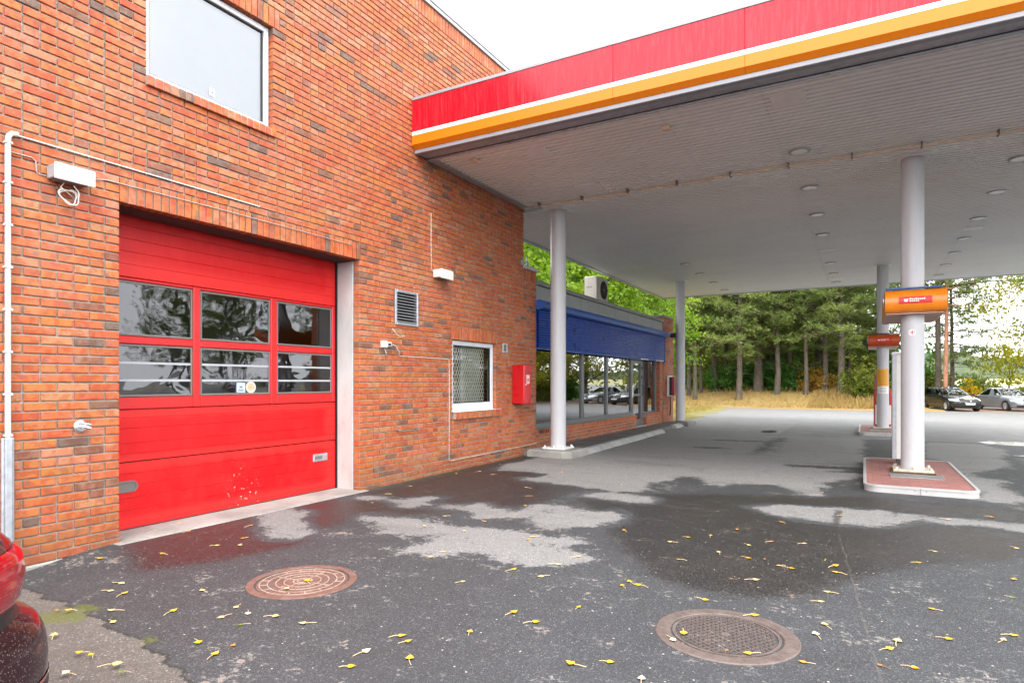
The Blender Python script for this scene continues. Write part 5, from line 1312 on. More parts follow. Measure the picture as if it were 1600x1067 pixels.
# maroon hatchback at the camera's left, only its rear corner in view
lowC = [(.16, -1.86, 1.9, .72, 4.5), (.24, -1.98, 1.96, .80, 4.2), (.36, -2.05, 2.0, .845, 4.0), (.50, -2.07, 2.0, .86, 3.8), (.60, -2.05, 2.0, .858, 3.7), (.645, -2.00, 1.99, .85, 3.7), (.665, -1.96, 1.98, .855, 3.8), (.70, -1.95, 1.95, .86, 3.8), (.80, -1.965, 1.6, .865, 3.8), (.90, -1.93, 1.3, .855, 3.9), (.98, -1.85, 1.05, .82, 4.2)]
upC = [(.99, -1.82, 1.02, .80, 5), (1.12, -1.74, .80, .75, 5), (1.32, -1.60, .38, .66, 5), (1.41, -1.50, .12, .60, 5), (1.45, -1.38, -.1, .54, 5), (1.47, -1.1, -.35, .42, 5)]
CARX, CARY, CARR = -2.80, -.90, R(-82)
e, fin, rl, lw_, ru = car('maroon_car', 'maroon hatchback with wet bumper and red tail lamp at the lower left', (CARX, CARY, -.05), CARR, M['paint_maroon'], 4.1, lowC, upC, None, (-1.22, 1.25))
j0, j1 = levels(lw_, .695, .905); jm_ = (j0 + j1) // 2
for ks in (range(26, 33), range(39, 46)):
    tl = fin(ring_patch(rl, j0, j1, ks, .016), 'tail_lamp', M['lens_red'], e)
    fin(ring_patch(rl, jm_, jm_ + 1, ks, .019), 'lamp_divider', M['dark_red'], tl)
j0, j1 = levels(lw_, .655, .70); fin(ring_patch(rl, j0, j1, range(22, 50), .004), 'bumper_gap', M['black'], e)
j0, j1 = levels(lw_, .17, .44); fin(ring_patch(rl, j0, j1, range(24, 48), .006), 'lower_bumper', M['black'], e)
j0, j1 = levels(lw_, .38, .44); 
for ks in (range(27, 31), range(41, 45)): fin(ring_patch(rl, j0, j1, ks, .012), 'reflector', M['lens_red'], e)
m = MB(); m.box(-1.985, -1.955, -.26, .26, .70, .81, 0, .004); fin(m, 'number_plate', M['plate_white'], e)
# ------------------------------------------------------------------ fallen leaves
LC = {'y': ('bright yellow', (.62, .36, .012)), 'c': ('pale cream', (.66, .50, .22)), 'w': ('whitish', (.66, .60, .44)), 'o': ('orange yellow', (.56, .24, .015)), 'g': ('green', (.12, .20, .02)), 'b': ('brown', (.24, .075, .03))}
LM = {}
for k, (nm, c) in LC.items():
    t = NT('leaf_' + nm.replace(' ', '_')); p = t.coord('Object'); oi = t.n('ShaderNodeObjectInfo')
    n = t.noise(p, 60, 5, .65)
    cc = t.mix(t.map(n, .45, .75, 0, .55), c, tuple(x * .62 for x in c)); cc = t.mix(t.map(oi.outputs['Random'], 0, 1, 0, .3), cc, (.62, .42, .10) if k != 'g' else c)
    LM[k] = t.done(t.bsdf(cc, .42, 0, t.bump(n, .3, .002), .5))
    LM[k + 's'] = simple('stalk_' + nm.replace(' ', '_'), (.58, .42, .22) if k != 'b' else (.25, .12, .06), .6)
def leaf_mesh(seed, key, size):
    r = random.Random(seed); m = MB(); n = 9; L = size; Wd = size * r.uniform(.38, .48)
    curl = r.uniform(.03, .14); rows = []
    for i in range(n + 1):
        f = i / n; w = Wd * (math.sin(PI * min(1, f * 1.08) ** .72) * (1 - .25 * f)) if 0 < f < 1 else .001
        zc = .004 + curl * size * (f - .45) ** 2 * 2.0
        jag = 1 + .10 * math.sin(f * 40)
        rows.append([(f * L, w * jag * s, zc + abs(s) ** 2 * curl * size * .55 * (1 if r.random() < 2 else 0)) for s in (-1, -.5, 0, .5, 1)])
    vs = [p for q in rows for p in q]
    m.add(vs, [(5 * i + k, 5 * i + 5 + k, 5 * i + 6 + k, 5 * i + k + 1) for i in range(n) for k in range(4)], 0, True)
    st = size * r.uniform(.75, 1.25); bend = r.uniform(-.35, .35) * st
    pts = [(.02 * L, 0, .006), (-.35 * st, bend * .2, .008), (-.7 * st, bend * .6, .006), (-st, bend, .004)]
    return m, pts
LEAFPROTO = {}
def leaf_proto(key, var):
    if (key, var) not in LEAFPROTO:
        m, pts = leaf_mesh(hash((key, var)) % 1000 if False else ord(key) * 7 + var, key, .050)
        m.tube(pts, .0019, 5, 1)
        me_o = m.build('fallen_leaf', [LM[key], LM[key + 's']]); LEAFPROTO[key, var] = (me_o.data, [me_o])
    return LEAFPROTO[key, var]
LEAVES = []
def batch(ox, oy, s, lst):
    for x, y, k in lst: LEAVES.append((ox + x / s, oy + y / s, k))
batch(300, 860, 4, [(70,255,'c'),(285,352,'c'),(350,390,'w'),(200,415,'c'),(505,412,'c'),(715,458,'c'),(318,463,'g'),(35,570,'y'),(128,660,'y'),(245,602,'b'),(1065,640,'w'),(970,728,'y'),(1358,687,'y'),(1285,537,'y'),(1330,575,'o'),(722,205,'y'),(585,243,'c'),(1480,42,'c'),(1568,10,'y')])
batch(680, 860, 4, [(480,123,'y'),(158,198,'c'),(678,163,'c'),(475,394,'o'),(605,450,'y'),(890,360,'y'),(212,516,'y'),(870,717,'y'),(1072,697,'y'),(1288,815,'w'),(1172,225,'y'),(1220,202,'y'),(1288,220,'y'),(1535,58,'y'),(1553,520,'y'),(1478,563,'w'),(752,87,'c')])
batch(1040, 800, 2.857, [(780,15,'y'),(525,48,'o'),(320,78,'o'),(95,113,'y'),(200,108,'y'),(30,135,'c'),(240,183,'c'),(365,147,'c'),(465,133,'o'),(610,141,'c'),(68,213,'c'),(360,205,'o'),(445,210,'b'),(515,240,'y'),(550,250,'y'),(715,213,'g'),(748,242,'y'),(773,272,'y'),(800,268,'y'),(388,303,'c'),(300,300,'b'),(1120,226,'o'),(1195,175,'c'),(1560,160,'c'),(1555,300,'o'),(1540,380,'g'),(1205,437,'o'),(735,360,'c'),(680,400,'c'),(163,390,'y'),(380,468,'y'),(385,640,'y'),(715,508,'c'),(675,552,'w'),(1030,582,'c'),(1245,565,'y'),(985,612,'y'),(1095,692,'y'),(970,690,'b'),(1535,550,'y'),(1505,575,'c'),(270,628,'b'),(630,675,'o'),(1250,33,'c'),(1450,22,'o')])
batch(540, 680, 3.478, [(603,209,'y'),(722,199,'c'),(808,213,'y'),(838,158,'y'),(1075,192,'y'),(1170,202,'c'),(992,287,'c'),(1000,331,'y'),(975,383,'y'),(930,434,'o'),(750,468,'y'),(650,522,'c'),(545,440,'c'),(430,496,'c'),(905,733,'y'),(1515,520,'y'),(1025,552,'c'),(995,572,'o'),(1255,662,'c'),(145,369,'y'),(235,320,'c'),(350,277,'c'),(1500,270,'c')])
batch(0, 750, 3.365, [(520,402,'y'),(630,527,'c'),(570,567,'c'),(640,595,'y'),(375,672,'y'),(605,687,'c'),(590,745,'c'),(860,390,'y'),(985,272,'y'),(800,272,'c'),(280,823,'c'),(432,908,'y'),(485,922,'y'),(300,658,'b'),(590,972,'c'),(360,1018,'w'),(655,1008,'g'),(1130,345,'c'),(1262,342,'c'),(1285,306,'o'),(895,695,'y'),(1310,243,'o'),(625,318,'y'),(940,228,'c')])
batch(960, 640, 3.81, [(1240,495,'o'),(45,205,'b'),(500,175,'b')])
MARKS = [('ribbed manhole cover', gpt(473, 908)), ('checkered manhole cover', gpt(1134, 991)), ('red garage door', (-5.4, 4.5)), ('red fire cabinet', (-5.3, 10.1)), ('near pump island', (.6, 9.2)), ('green moss patch', gpt(110, 952)), ('front column plinth', (-4.9, 10.6)), ('asphalt joint line', gpt(1330, 900))]
lr = random.Random(11); info = []
seen = []
for u, v, k in LEAVES:
    x, y = gpt(u, v)
    if any(math.hypot(x - a, y - b) < .06 for a, b in seen): continue
    seen.append((x, y)); z = ground_z(x, y) + .001
    if math.hypot(x - cx, y - cy) < .38 or math.hypot(x - cx2, y - cy2) < .39: z += .008
    me, first = leaf_proto(k, lr.randrange(4))
    if first: o = first.pop()
    else:
        o = bpy.data.objects.new('fallen_leaf', me); COL.objects.link(o)
    o.location = (x, y, z); s = lr.uniform(.75, 1.08) * (.75 if k in 'bg' else 1); o.scale = (s, s, s)
    o.rotation_euler = (lr.uniform(-.06, .06), lr.uniform(-.05, .03), lr.uniform(0, 2 * PI))
    ds = sorted((math.hypot(x - p[0], y - p[1]), nm, p) for nm, p in MARKS); d, nm, p = ds[0]
    du = (x - p[0]) * CA + (y - p[1]) * SA; dv = -(x - p[0]) * SA + (y - p[1]) * CA
    if d < .30 and 'manhole' in nm: rel = 'lying on the'
    elif abs(du) > abs(dv): rel = 'right of the' if du > 0 else 'left of the'
    else: rel = 'beyond the' if dv > 0 else 'in front of the'
    info.append((o, k, nm, rel, d))
grp = {}
for it in info: grp.setdefault((it[1], it[2], it[3]), []).append(it)
ORD = ['closest', 'second closest', 'third closest', 'fourth closest', 'fifth closest', 'sixth closest', 'seventh closest', 'eighth closest', 'ninth closest', 'tenth closest', 'eleventh closest', 'twelfth closest', 'thirteenth closest', 'fourteenth closest', 'fifteenth closest', 'sixteenth closest', 'seventeenth closest', 'eighteenth closest', 'nineteenth closest', 'twentieth closest']
for (k, nm, rel), its in grp.items():
    its.sort(key=lambda q: q[4])
    for i, it in enumerate(its):
        pre = '' if len(its) == 1 else ORD[min(i, 19)] + ' '
        tag(it[0], f'{pre}{LC[k][0]} fallen leaf {rel} {nm}', 'leaf', 'fallen leaves on the yard')
for (k, var), (me, first) in LEAFPROTO.items():
    for o in first: bpy.data.objects.remove(o)

# ------------------------------------------------------------------ vegetation
def foliage_mat(name, a, b, trans=.35, rough=.6):
    t = NT(name); oi = t.n('ShaderNodeObjectInfo'); p = t.pos()
    n = t.noise(p, .55, 4, .6); n2 = t.noise(p, 5.5, 3, .6)
    c = t.mix(t.map(t.math('ADD', t.math('MULTIPLY', n, .6), t.math('MULTIPLY', n2, .4)), .36, .64), a, b)
    c = t.mix(t.map(oi.outputs['Random'], 0, 1, 0, .35), c, t.mix(.5, a, (.10, .085, .025)))
    d = t.bsdf(c, rough, 0, None, .25); tr = t.n('ShaderNodeBsdfTranslucent'); t.put(tr.inputs[0], t.mix(1.0, c, (1.15, 1.2, .6), 'MULTIPLY'))
    mx = t.n('ShaderNodeMixShader'); mx.inputs[0].default_value = trans; t.put(mx.inputs[1], d); t.put(mx.inputs[2], tr.outputs[0])
    return t.done(mx.outputs[0])
M['pine'] = foliage_mat('pine_needles', (.10, .165, .046), (.225, .26, .068), .36)
M['pine_dry'] = foliage_mat('pine_needles_dry', (.20, .15, .045), (.15, .16, .055), .25)
M['spring'] = foliage_mat('fresh_leaves', (.085, .20, .012), (.24, .34, .02), .45)
M['autumn'] = foliage_mat('autumn_leaves', (.42, .34, .02), (.20, .28, .035), .45)
M['bush'] = foliage_mat('bush_leaves', (.04, .15, .028), (.11, .22, .036), .4)
M['bush_olive'] = foliage_mat('bush_leaves_olive', (.11, .165, .022), (.20, .21, .03), .42)
M['bush_rust'] = foliage_mat('bush_leaves_rust', (.36, .17, .02), (.26, .20, .03), .4)
M['bush_yellow'] = foliage_mat('bush_leaves_yellow', (.75, .48, .01), (.6, .42, .02), .4)
M['straw'] = foliage_mat('dry_grass', (.36, .225, .09), (.30, .225, .075), .3)
M['grass'] = foliage_mat('low_grass', (.20, .19, .05), (.36, .25, .08), .3)
t = NT('bark_pine'); p = t.pos(); oi = t.n('ShaderNodeObjectInfo'); n = t.noise(t.mapping(p, scale=(1, 1, .25)), 14, 6, .7); n2 = t.noise(p, 1.3, 4, .6)
c = t.mix(t.map(n, .35, .65), (.045, .036, .028), (.15, .12, .095)); c = t.mix(t.map(n2, .45, .7, 0, .6), c, (.11, .115, .075))
M['bark'] = t.done(t.bsdf(c, .95, 0, t.bump(n, .9, .04), .2))
M['bark_red'] = simple('bark_red', (.30, .145, .085), .9, var=.4, scale=6, stretch=(1, 1, .3))
def quads(mb_pts):
    pass
class Leaves:
    def __init__(self): self.v = []; self.f = []
    def blade(self, p, d, w, l, r):
        # a narrow pointed blade
        d = d.normalized(); sd = d.cross(Vector((r.uniform(-1, 1), r.uniform(-1, 1), r.uniform(-1, 1))))
        if sd.length < 1e-3: return
        sd.normalize(); b = len(self.v)
        self.v += [tuple(p - sd * w * .5), tuple(p + sd * w * .5), tuple(p + d * l * .6 + sd * w * .35), tuple(p + d * l), tuple(p + d * l * .6 - sd * w * .35)]
        self.f += [(b, b + 1, b + 2, b + 3, b + 4)]
    def leaf(self, p, s, r, nrm=None):
        n = Vector((r.gauss(0, 1), r.gauss(0, 1), r.gauss(0, 1) + .8)).normalized() if nrm is None else nrm
        u = n.orthogonal().normalized(); a = r.uniform(0, 2 * PI); w = n.cross(u); d = u * math.cos(a) + w * math.sin(a); q = n.cross(d); b = len(self.v)
        self.v += [tuple(p - d * s * .5), tuple(p + q * s * .34), tuple(p + d * s * .55), tuple(p - q * s * .34)]
        self.f += [(b, b + 1, b + 2, b + 3)]
    def to(self, mb, mi=0): mb.add(self.v, self.f, mi, False)
def pine_protos(seed, h, clear, dense, rad, red=False):
    r = random.Random(seed)
    tr = MB(); pts = []; px = py = 0
    for i in range(9):
        f = i / 8; px += r.uniform(-.10, .10); py += r.uniform(-.10, .10); pts.append((px, py, -.4 + f * (h + .4)))
    tp = [1.25] + [1 - .75 * (i / 8) for i in range(1, 9)]
    tr.tube(pts, rad, 9, 0, True, True, tp)
    lf = Leaves(); nb = int((h - clear) * dense)
    for i in range(nb):
        f = (i + r.random()) / nb; z = clear + (h - clear) * f
        if z > 10.5 and r.random() < .6: continue  # boughs above the view thinned so more skylight enters the wood
        az = r.uniform(0, 2 * PI); L = (1.2 + 3.0 * (1 - f) ** .7 * r.uniform(.55, 1.15)) * (.7 if f < .08 else 1)
        k = min(7, max(0, int((z + .4) / (h + .4) * 8))); o = Vector(pts[k]); o.z = z
        dr = Vector((math.cos(az), math.sin(az), r.uniform(-.18, .28))); p = o.copy(); bp = [p.copy()]
        for s in range(5):
            dr = (dr + Vector((r.uniform(-.25, .25), r.uniform(-.25, .25), r.uniform(-.12, .16)))).normalized(); p = p + dr * L / 5; bp.append(p.copy())
        tr.tube(bp, .055 * L / 3, 4, 0, False, True, [1, .8, .6, .45, .3, .15])
        for s in range(2, 6):
            for q in range(4 if s < 5 else 6):
                c = bp[s] + Vector((r.gauss(0, .34), r.gauss(0, .34), r.gauss(.06, .13)))
                for b in range(15):
                    d = Vector((r.gauss(0, 1), r.gauss(0, 1), r.gauss(.25, .75)))
                    if d.length > .1: lf.blade(c + d.normalized() * r.uniform(0, .14), d, .045, r.uniform(.16, .30), r)
    # dead twigs on the bare trunk
    for i in range(9):
        z = r.uniform(1.8, clear); az = r.uniform(0, 2 * PI); k = min(7, int((z + .4) / (h + .4) * 8)); o = Vector((pts[k][0], pts[k][1], z)); q = o + Vector((math.cos(az), math.sin(az), r.uniform(-.1, .3))) * r.uniform(.5, 1.5)
        tr.tube([o, (o + q) / 2 + Vector((0, 0, .08)), q], .018, 4, 0, False, True, [1, .7, .3])
    cr = MB(); lf.to(cr); return tr, cr
PINE = []
def make_proto(tag_, trb, crb, tm, cm):
    return (trb, crb, tm, cm)
def mesh_of(mb, name, mat):
    o = mb.build(name, mat); me = o.data; bpy.data.objects.remove(o); return me
PV = []
for sd, h, cl, dn, rd in ((1, 17, 3.3, 6.2, .22), (2, 16, 4.0, 6.0, .20), (3, 18, 2.9, 6.6, .26), (4, 15, 5.0, 5.4, .16)):
    tb, cb_ = pine_protos(sd, h, cl, dn, rd); PV.append((mesh_of(tb, 'trunk', M['bark']), mesh_of(cb_, 'crown', M['pine'])))
tb, cb_ = pine_protos(9, 17, 6.5, 4.0, .17); PVR = (mesh_of(tb, 'trunk', M['bark_red']), mesh_of(cb_, 'crown', M['pine']))
def place_tree(name, meshes, x, y, rz, s, label, group, cat='tree', z=None, names=('trunk', 'crown'), sz=None):
    z = floor_z(x, y) if z is None else z
    e = bpy.data.objects.new(name, None); COL.objects.link(e); e.location = (x, y, z); e.rotation_euler = (0, 0, rz); e.scale = (s, s, sz or s)
    tag(e, label, cat, group)
    for nm, me in zip(names, meshes):
        if me is None: continue
        o = bpy.data.objects.new(nm, me); COL.objects.link(o); o.parent = e
    return e
def floor_z(x, y):
    # bank rising into the wood left of the cars, flat elsewhere
    k = sstep(4.2, 1.8, x)
    return ground_z(x, y) + k * 1.05 * sstep(46.6, 54.5, y + .05 * x) if y > 44 else ground_z(x, y)
vr = random.Random(21)
FRONT = [(1086, 50.5, .85, 'dark slim pine trunk just right of the far shop column'), (1076, 52, .8, 'slim grey pine half hidden by the far shop column'), (1097, 53, .75, 'second dark slim pine right of the far shop column'), (1117, 54, 1, 'dark pine trunk rising behind the left end of green bushes'), (1135, 55, 1, 'leaning grey brown pine among the green bushes'), (1156, 50.5, 1.05, 'pale barked pine standing forward on the dry grass bank'), (1166, 58, 1.1, 'pine pair close behind the pale forward pine'), (1183, 54, 1.45, 'thickest dark pine trunk left of the middle of the wood'), (1216, 52.5, 1.1, 'grey flaky pine between the thick pine and the middle gap'), (1234, 56, .9, 'slim pine behind the grey flaky pine'), (1259, 52.5, 1, 'straight grey pine left of the rust coloured bush'), (1277, 59, 1.1, 'shaded pine behind the rust coloured bush'), (1290, 53.5, 1.1, 'greenish grey pine just right of the rust coloured bush'), (1315, 52.5, 1.1, 'dark pine at the edge of the tall straw grass'), (1330, 58, .9, 'thin pine behind the tall straw grass'), (1352, 60, .9, 'thin pine left of the farther island column')]
for i, (u, y, s, lab) in enumerate(FRONT):
    x = onY_(u, y); place_tree('pine_tree', PV[(i * 3 + 1) % 4], x, y, vr.uniform(0, 6.28), s * vr.uniform(.95, 1.05), lab, 'pines at the front of the wood', sz=vr.uniform(.95, 1.1))
x = onY_(1463, 53); place_tree('pine_tree', PV[3], x, 53, 1.0, 1.35, 'grey pine trunk behind the black estate car', 'pines at the front of the wood')
x = onY_(1477, 52); place_tree('pine_tree', PVR, x, 52, 2.0, 1.0, 'reddish barked pine with sparse flat boughs behind the black car', 'pines at the front of the wood')
x = onY_(1488, 55); place_tree('pine_tree', PV[1], x, 55, 4.0, .8, 'slim pale pine right of the reddish barked pine', 'pines at the front of the wood')
nbk = 0
while nbk < 58:
    y = vr.uniform(57, 100); x = vr.uniform(-48, 3.0 - (y - 57) * .04)
    place_tree('pine_tree', PV[vr.randrange(4)], x, y, vr.uniform(0, 6.28), vr.uniform(.85, 1.25), 'pine tree deep in the wood behind the front row of trunks', 'pines deep in the wood'); nbk += 1
for (x, y, s) in ((-20, 44, 1.1), (-24, 40, 1), (-16.5, 47, 1.1), (-28, 46, 1.2), (-13.5, 50, 1.0), (-20, 52, 1.1), (-32, 38, 1.1), (-27, 33, 1.0)):
    place_tree('pine_tree', PV[vr.randrange(4)], x, y, vr.uniform(0, 6.28), s, 'dark pine behind the bright green trees over the shop roof', 'pines behind the shop', z=0)
# pines across the road, seen in the panes
for (x, y, s) in ((19, 7, .62), (20, 14, .6), (19, 20, .62), (22, 25, .7), (20, 31, .75), (23, 36, 1.1), (25, 2, .7), (27, 17, .8), (18.5, 40, 1), (24, 45, 1), (18, -5, .6), (28, 30, .9), (30, 10, .8), (20, 54, 1.0), (27, 58, 1.1), (18.5, 62, 1.0), (15.5, 50, .9), (23, 66, 1.1), (17.5, 57, 1.0), (30, 66, 1.1), (21, 72, 1.1), (25, 50, 1.0), (19, 47, .8), (28, 74, 1.2), (24, 62, 1.0)):
    place_tree('pine_tree', PV[vr.randrange(3)], x, y, vr.uniform(0, 6.28), s, 'pine across the yard, showing only as a reflection in the panes', 'pines across the yard')
def broad_protos(seed, h, clear, R0, nclump, per, leaf, rad, sparse=1.0, low=False):
    r = random.Random(seed); tr = MB(); lf = Leaves()
    pts = [(0, 0, -.3)] + [(r.uniform(-.15, .15) * k, r.uniform(-.15, .15) * k, clear * .6 + (h * .8 - clear * .6) * k / 4) for k in range(5)]
    tr.tube(pts, rad, 8, 0, True, True, [1.3, 1, .8, .6, .4, .2])
    for i in range(nclump):
        f = r.random(); z = clear + (h - clear) * f
        prof = math.sin(PI * min(1, (f * .86 + .10))) ** .6
        az = r.uniform(0, 2 * PI); rr = R0 * prof * math.sqrt(r.uniform(.12, 1)); c = Vector((rr * math.cos(az), rr * math.sin(az), z))
        o = Vector((0, 0, max(clear * .7, z - rr * .6))); mid = (o + c) / 2 + Vector((0, 0, .15))
        if i % 2 == 0: tr.tube([o, mid, c], .035, 4, 0, False, True, [1, .6, .2])
        cs = r.uniform(.35, .75) * R0 * .32
        for q in range(int(per * r.uniform(.5, 1.3))):
            d = Vector((r.gauss(0, 1), r.gauss(0, 1), r.gauss(0, .6))); p = c + d * cs * .6
            lf.leaf(p, leaf * r.uniform(.7, 1.3), r)
    cr = MB(); lf.to(cr); return tr, cr
tb, cb_ = broad_protos(31, 9.5, 2.0, 3.6, 170, 95, .20, .18); BR1 = (mesh_of(tb, 'trunk', M['bark']), mesh_of(cb_, 'crown', M['spring']))
tb, cb_ = broad_protos(32, 8.5, 1.2, 3.2, 150, 90, .18, .15); BR2 = (mesh_of(tb, 'trunk', M['bark']), mesh_of(cb_, 'crown', M['spring']))
for (x, y, s, k, lab) in ((-12.6, 20.5, 1.05, 0, 'bright green leafy tree filling the gap beside the front column'), (-12.2, 25.5, 1.0, 1, 'bright green leafy tree just left of the heat pump'), (-11.3, 29.5, .98, 0, 'bright yellow green tree just right of the heat pump'), (-10.7, 34.0, .92, 1, 'bright lime leafy tree above the end of the shop roof'), (-15.5, 30, 1.15, 0, 'taller green leafy tree behind the heat pump')):
    place_tree('leafy_tree', (BR1, BR2)[k], x, y, vr.uniform(0, 6.28), s, lab, 'bright leafy trees behind the shop', z=0)
tb, cb_ = broad_protos(41, 12.5, 2.2, 5.2, 190, 85, .19, .22); AU = (mesh_of(tb, 'trunk', M['bark']), mesh_of(cb_, 'crown', M['autumn']))
place_tree('autumn_tree', AU, 11.4, 55, 1.0, 1.05, 'yellow green autumn tree leaning into the right edge over the silver car', 'autumn trees by the cars')
tb, cb_ = broad_protos(42, 4.4, .9, 1.5, 34, 40, .2, .06); AU2 = (mesh_of(tb, 'trunk', M['bark']), mesh_of(cb_, 'crown', M['autumn']))
x = onY_(1577, 66); place_tree('autumn_tree', AU2, x, 66, .3, 1.1, 'small thin yellow green tree behind the silver car', 'autumn trees by the cars', z=-.4)
def bush_protos(seed, R0, h, n, leaf):
    r = random.Random(seed); st = MB(); lf = Leaves()
    for k in range(7):
        a = r.uniform(0, 6.28); st.tube([(0, 0, -.1), (.3 * math.cos(a) * R0, .3 * math.sin(a) * R0, h * .4), (.6 * math.cos(a) * R0, .6 * math.sin(a) * R0, h * .8)], .02, 4, 0, False)
    for i in range(n):
        c = Vector((r.gauss(0, .42) * R0, r.gauss(0, .42) * R0, abs(r.gauss(.38, .26)) * h))
        for q in range(26): lf.leaf(c + Vector((r.gauss(0, .16), r.gauss(0, .16), r.gauss(0, .12))), leaf * r.uniform(.7, 1.3), r)
    cr = MB(); lf.to(cr); return st, cr
def bushes(seed, mat, R0, h, n, leaf):
    a, b = bush_protos(seed, R0, h, n, leaf); return (mesh_of(a, 'stems', M['bark']), mesh_of(b, 'foliage', mat))
BG = bushes(51, M['bush'], 1.7, 2.4, 120, .19); BO = bushes(52, M['bush_olive'], 1.6, 2.6, 100, .18); BU = bushes(53, M['bush_rust'], 1.2, 2.0, 70, .16); BY_ = bushes(54, M['bush_yellow'], 1.0, 1.6, 60, .2)
BL = [(1124, 54.5, 1.0, BG, 'dense dark green bush at the left between pine trunks'), (1147, 55.5, 1.0, BG, 'dark green bush left of the thickest pine'), (1172, 57, 1.1, BG, 'dark green bush behind the pale forward pine'), (1203, 56, 1.1, BG, 'dark green bush right of the thickest pine'), (1228, 55.5, 1.0, BG, 'dark green bush right of the grey flaky pine'), (1249, 57, 1.25, BO, 'olive bush behind the straight grey pine'), (1274, 54, 1.0, BU, 'rust orange bush in the middle of the wood edge'), (1300, 56, .8, BU, 'small rust tinted bush right of the greenish pine'), (1345, 52, 1.0, BO, 'olive yellow bush beside the tall straw grass'), (1358, 51, .8, BO, 'small olive bush left of the farther island column'), (1508, 58, .95, BY_, 'bright yellow shrub behind the black car'), (1430, 58, 1.2, BO, 'olive bush hidden between island column and black car'), (1450, 59, 1.2, BG, 'green bush behind the tail of the black car'), (1524, 66, 1.1, BO, 'pale olive bush in the gap between the two parked cars')]
for i, (u, y, s, me, lab) in enumerate(BL):
    place_tree('bush', me, onY_(u, y), y, vr.uniform(0, 6.28), s, lab, 'bushes along the wood edge', 'bush', names=('stems', 'foliage'))
for (x, y, s) in ((16, 54, 1.3), (19, 59, 1.4), (22, 57, 1.3), (15, 58.5, 1.2), (25, 63, 1.4), (18, 65, 1.3), (20, 50, 1.3)):
    place_tree('bush', (BO, BG)[int(x) % 2], x, y, vr.uniform(0, 6.28), s, 'bush across the yard, showing only as a reflection in the shop panes', 'bushes across the yard', 'bush', names=('stems', 'foliage'))
for (x, y, s) in ((14.5, 47, .7), (17.5, 52, .75)):
    place_tree('autumn_tree', AU, x, y, vr.uniform(0, 6.28), s, 'autumn tree across the yard, showing only as a reflection in the shop panes', 'autumn trees across the yard')
for i in range(40):
    y = vr.uniform(58, 84); x = vr.uniform(-34, 2.0); place_tree('bush', (BG, BO, BO)[i % 3], x, y, vr.uniform(0, 6.28), vr.uniform(1.2, 2.3), 'undergrowth bush deep in the wood', 'undergrowth deep in the wood', 'bush', names=('stems', 'foliage'))
# dense far edge of the wood, one mass
r = random.Random(77); lf = Leaves()
for i in range(5200):
    x = r.uniform(-70, 3.0); y = r.uniform(100, 108); z = .4 + 13 * r.random() ** 1.25
    lf.leaf(Vector((x, y, z)), r.uniform(.8, 1.7), r)
m = MB(); lf.to(m); tag(m.build('far_wood', M['bush_olive'], loc=(-30, 104, 0)), 'solid far depth of the pine wood closing the view', 'wood', kind='stuff')
# grass bank
lf = Leaves(); r = random.Random(5)
for i in range(15000):
    x = r.uniform(-17, 3.2); y = r.uniform(46.9, 56.5)
    tall = (x > -3.4) or r.random() < .06
    h = r.uniform(.20, .52) if tall else r.uniform(.05, .14)
    if mnoise.noise(Vector((x * .5, y * .5, 0))) < -.25: h *= .5
    p = Vector((x, y, floor_z(x, y))); d = Vector((r.gauss(0, .32), r.gauss(0, .32), 1)); lf.blade(p, d, .055 if tall else .05, h * 1.25, r)
m = MB(); lf.to(m); tag(m.build('dry_grass', M['straw'], loc=(-6, 50, 0)), 'dry straw coloured grass on the bank before the wood', 'grass', kind='stuff')
lf = Leaves()
for i in range(2600):
    x = r.uniform(-13, -4.9); y = r.uniform(22.2, 46); 
    if x > -6.2 - .12 * (y - 22): continue
    p = Vector((x, y, ground_z(x, y))); lf.blade(p, Vector((r.gauss(0, .35), r.gauss(0, .35), 1)), .04, r.uniform(.1, .28), r)
m = MB(); lf.to(m); tag(m.build('low_grass', M['grass'], loc=(-8, 30, 0)), 'short green yellow grass left of the yard beyond the shop', 'grass', kind='stuff')
# forest floor, field and hills
def sheet(name, xs, ys, fz, mat, label):
    m = MB(); vs = [(x, y, fz(x, y)) for y in ys for x in xs]; n = len(xs)
    m.add(vs, [(j * n + i, j * n + i + 1, (j + 1) * n + i + 1, (j + 1) * n + i) for j in range(len(ys) - 1) for i in range(n - 1)], 0, True)
    return tag(m.build(name, mat, loc=(xs[0], ys[0], 0)), label, name.replace('_', ' '), kind='structure')
t = NT('forest_floor'); p = t.pos(); n = t.noise(p, 1.2, 8, .7); n2 = t.noise(p, 9, 5, .7)
c = t.mix(t.map(n, .35, .65), (.24, .18, .06), (.32, .21, .085)); c = t.mix(t.map(n2, .5, .7, 0, .5), c, (.13, .13, .035))
M['forest_floor'] = t.done(t.bsdf(c, .95, 0, t.bump(n2, .6, .05), .2))
t = NT('verge'); p = t.pos(); n = t.noise(p, 1.5, 8, .7); n2 = t.noise(p, 12, 5, .7)
c = t.mix(t.map(n, .35, .65), (.12, .13, .035), (.24, .18, .06)); c = t.mix(t.map(n2, .5, .7, 0, .6), c, (.27, .20, .09))
M['verge'] = t.done(t.bsdf(c, .95, 0, None, .2))
ff = lambda x, y: floor_z(x, y) + .05 * sstep(46.4, 47.0, y) - .08 * sstep(46.6, 46.2, y)
sheet('forest_floor', np.concatenate([np.linspace(-90, -14, 20), np.linspace(-13, 4.4, 36)]), np.concatenate([np.linspace(46.2, 56, 50), np.linspace(57, 130, 30)]), ff, M['forest_floor'], 'needle and grass covered ground of the wood')
def vz(x, y): return ground_z(x, y) + .03 - .12 * sstep(-5.4 - .12 * (y - 22), -5.1 - .12 * (y - 22), x)
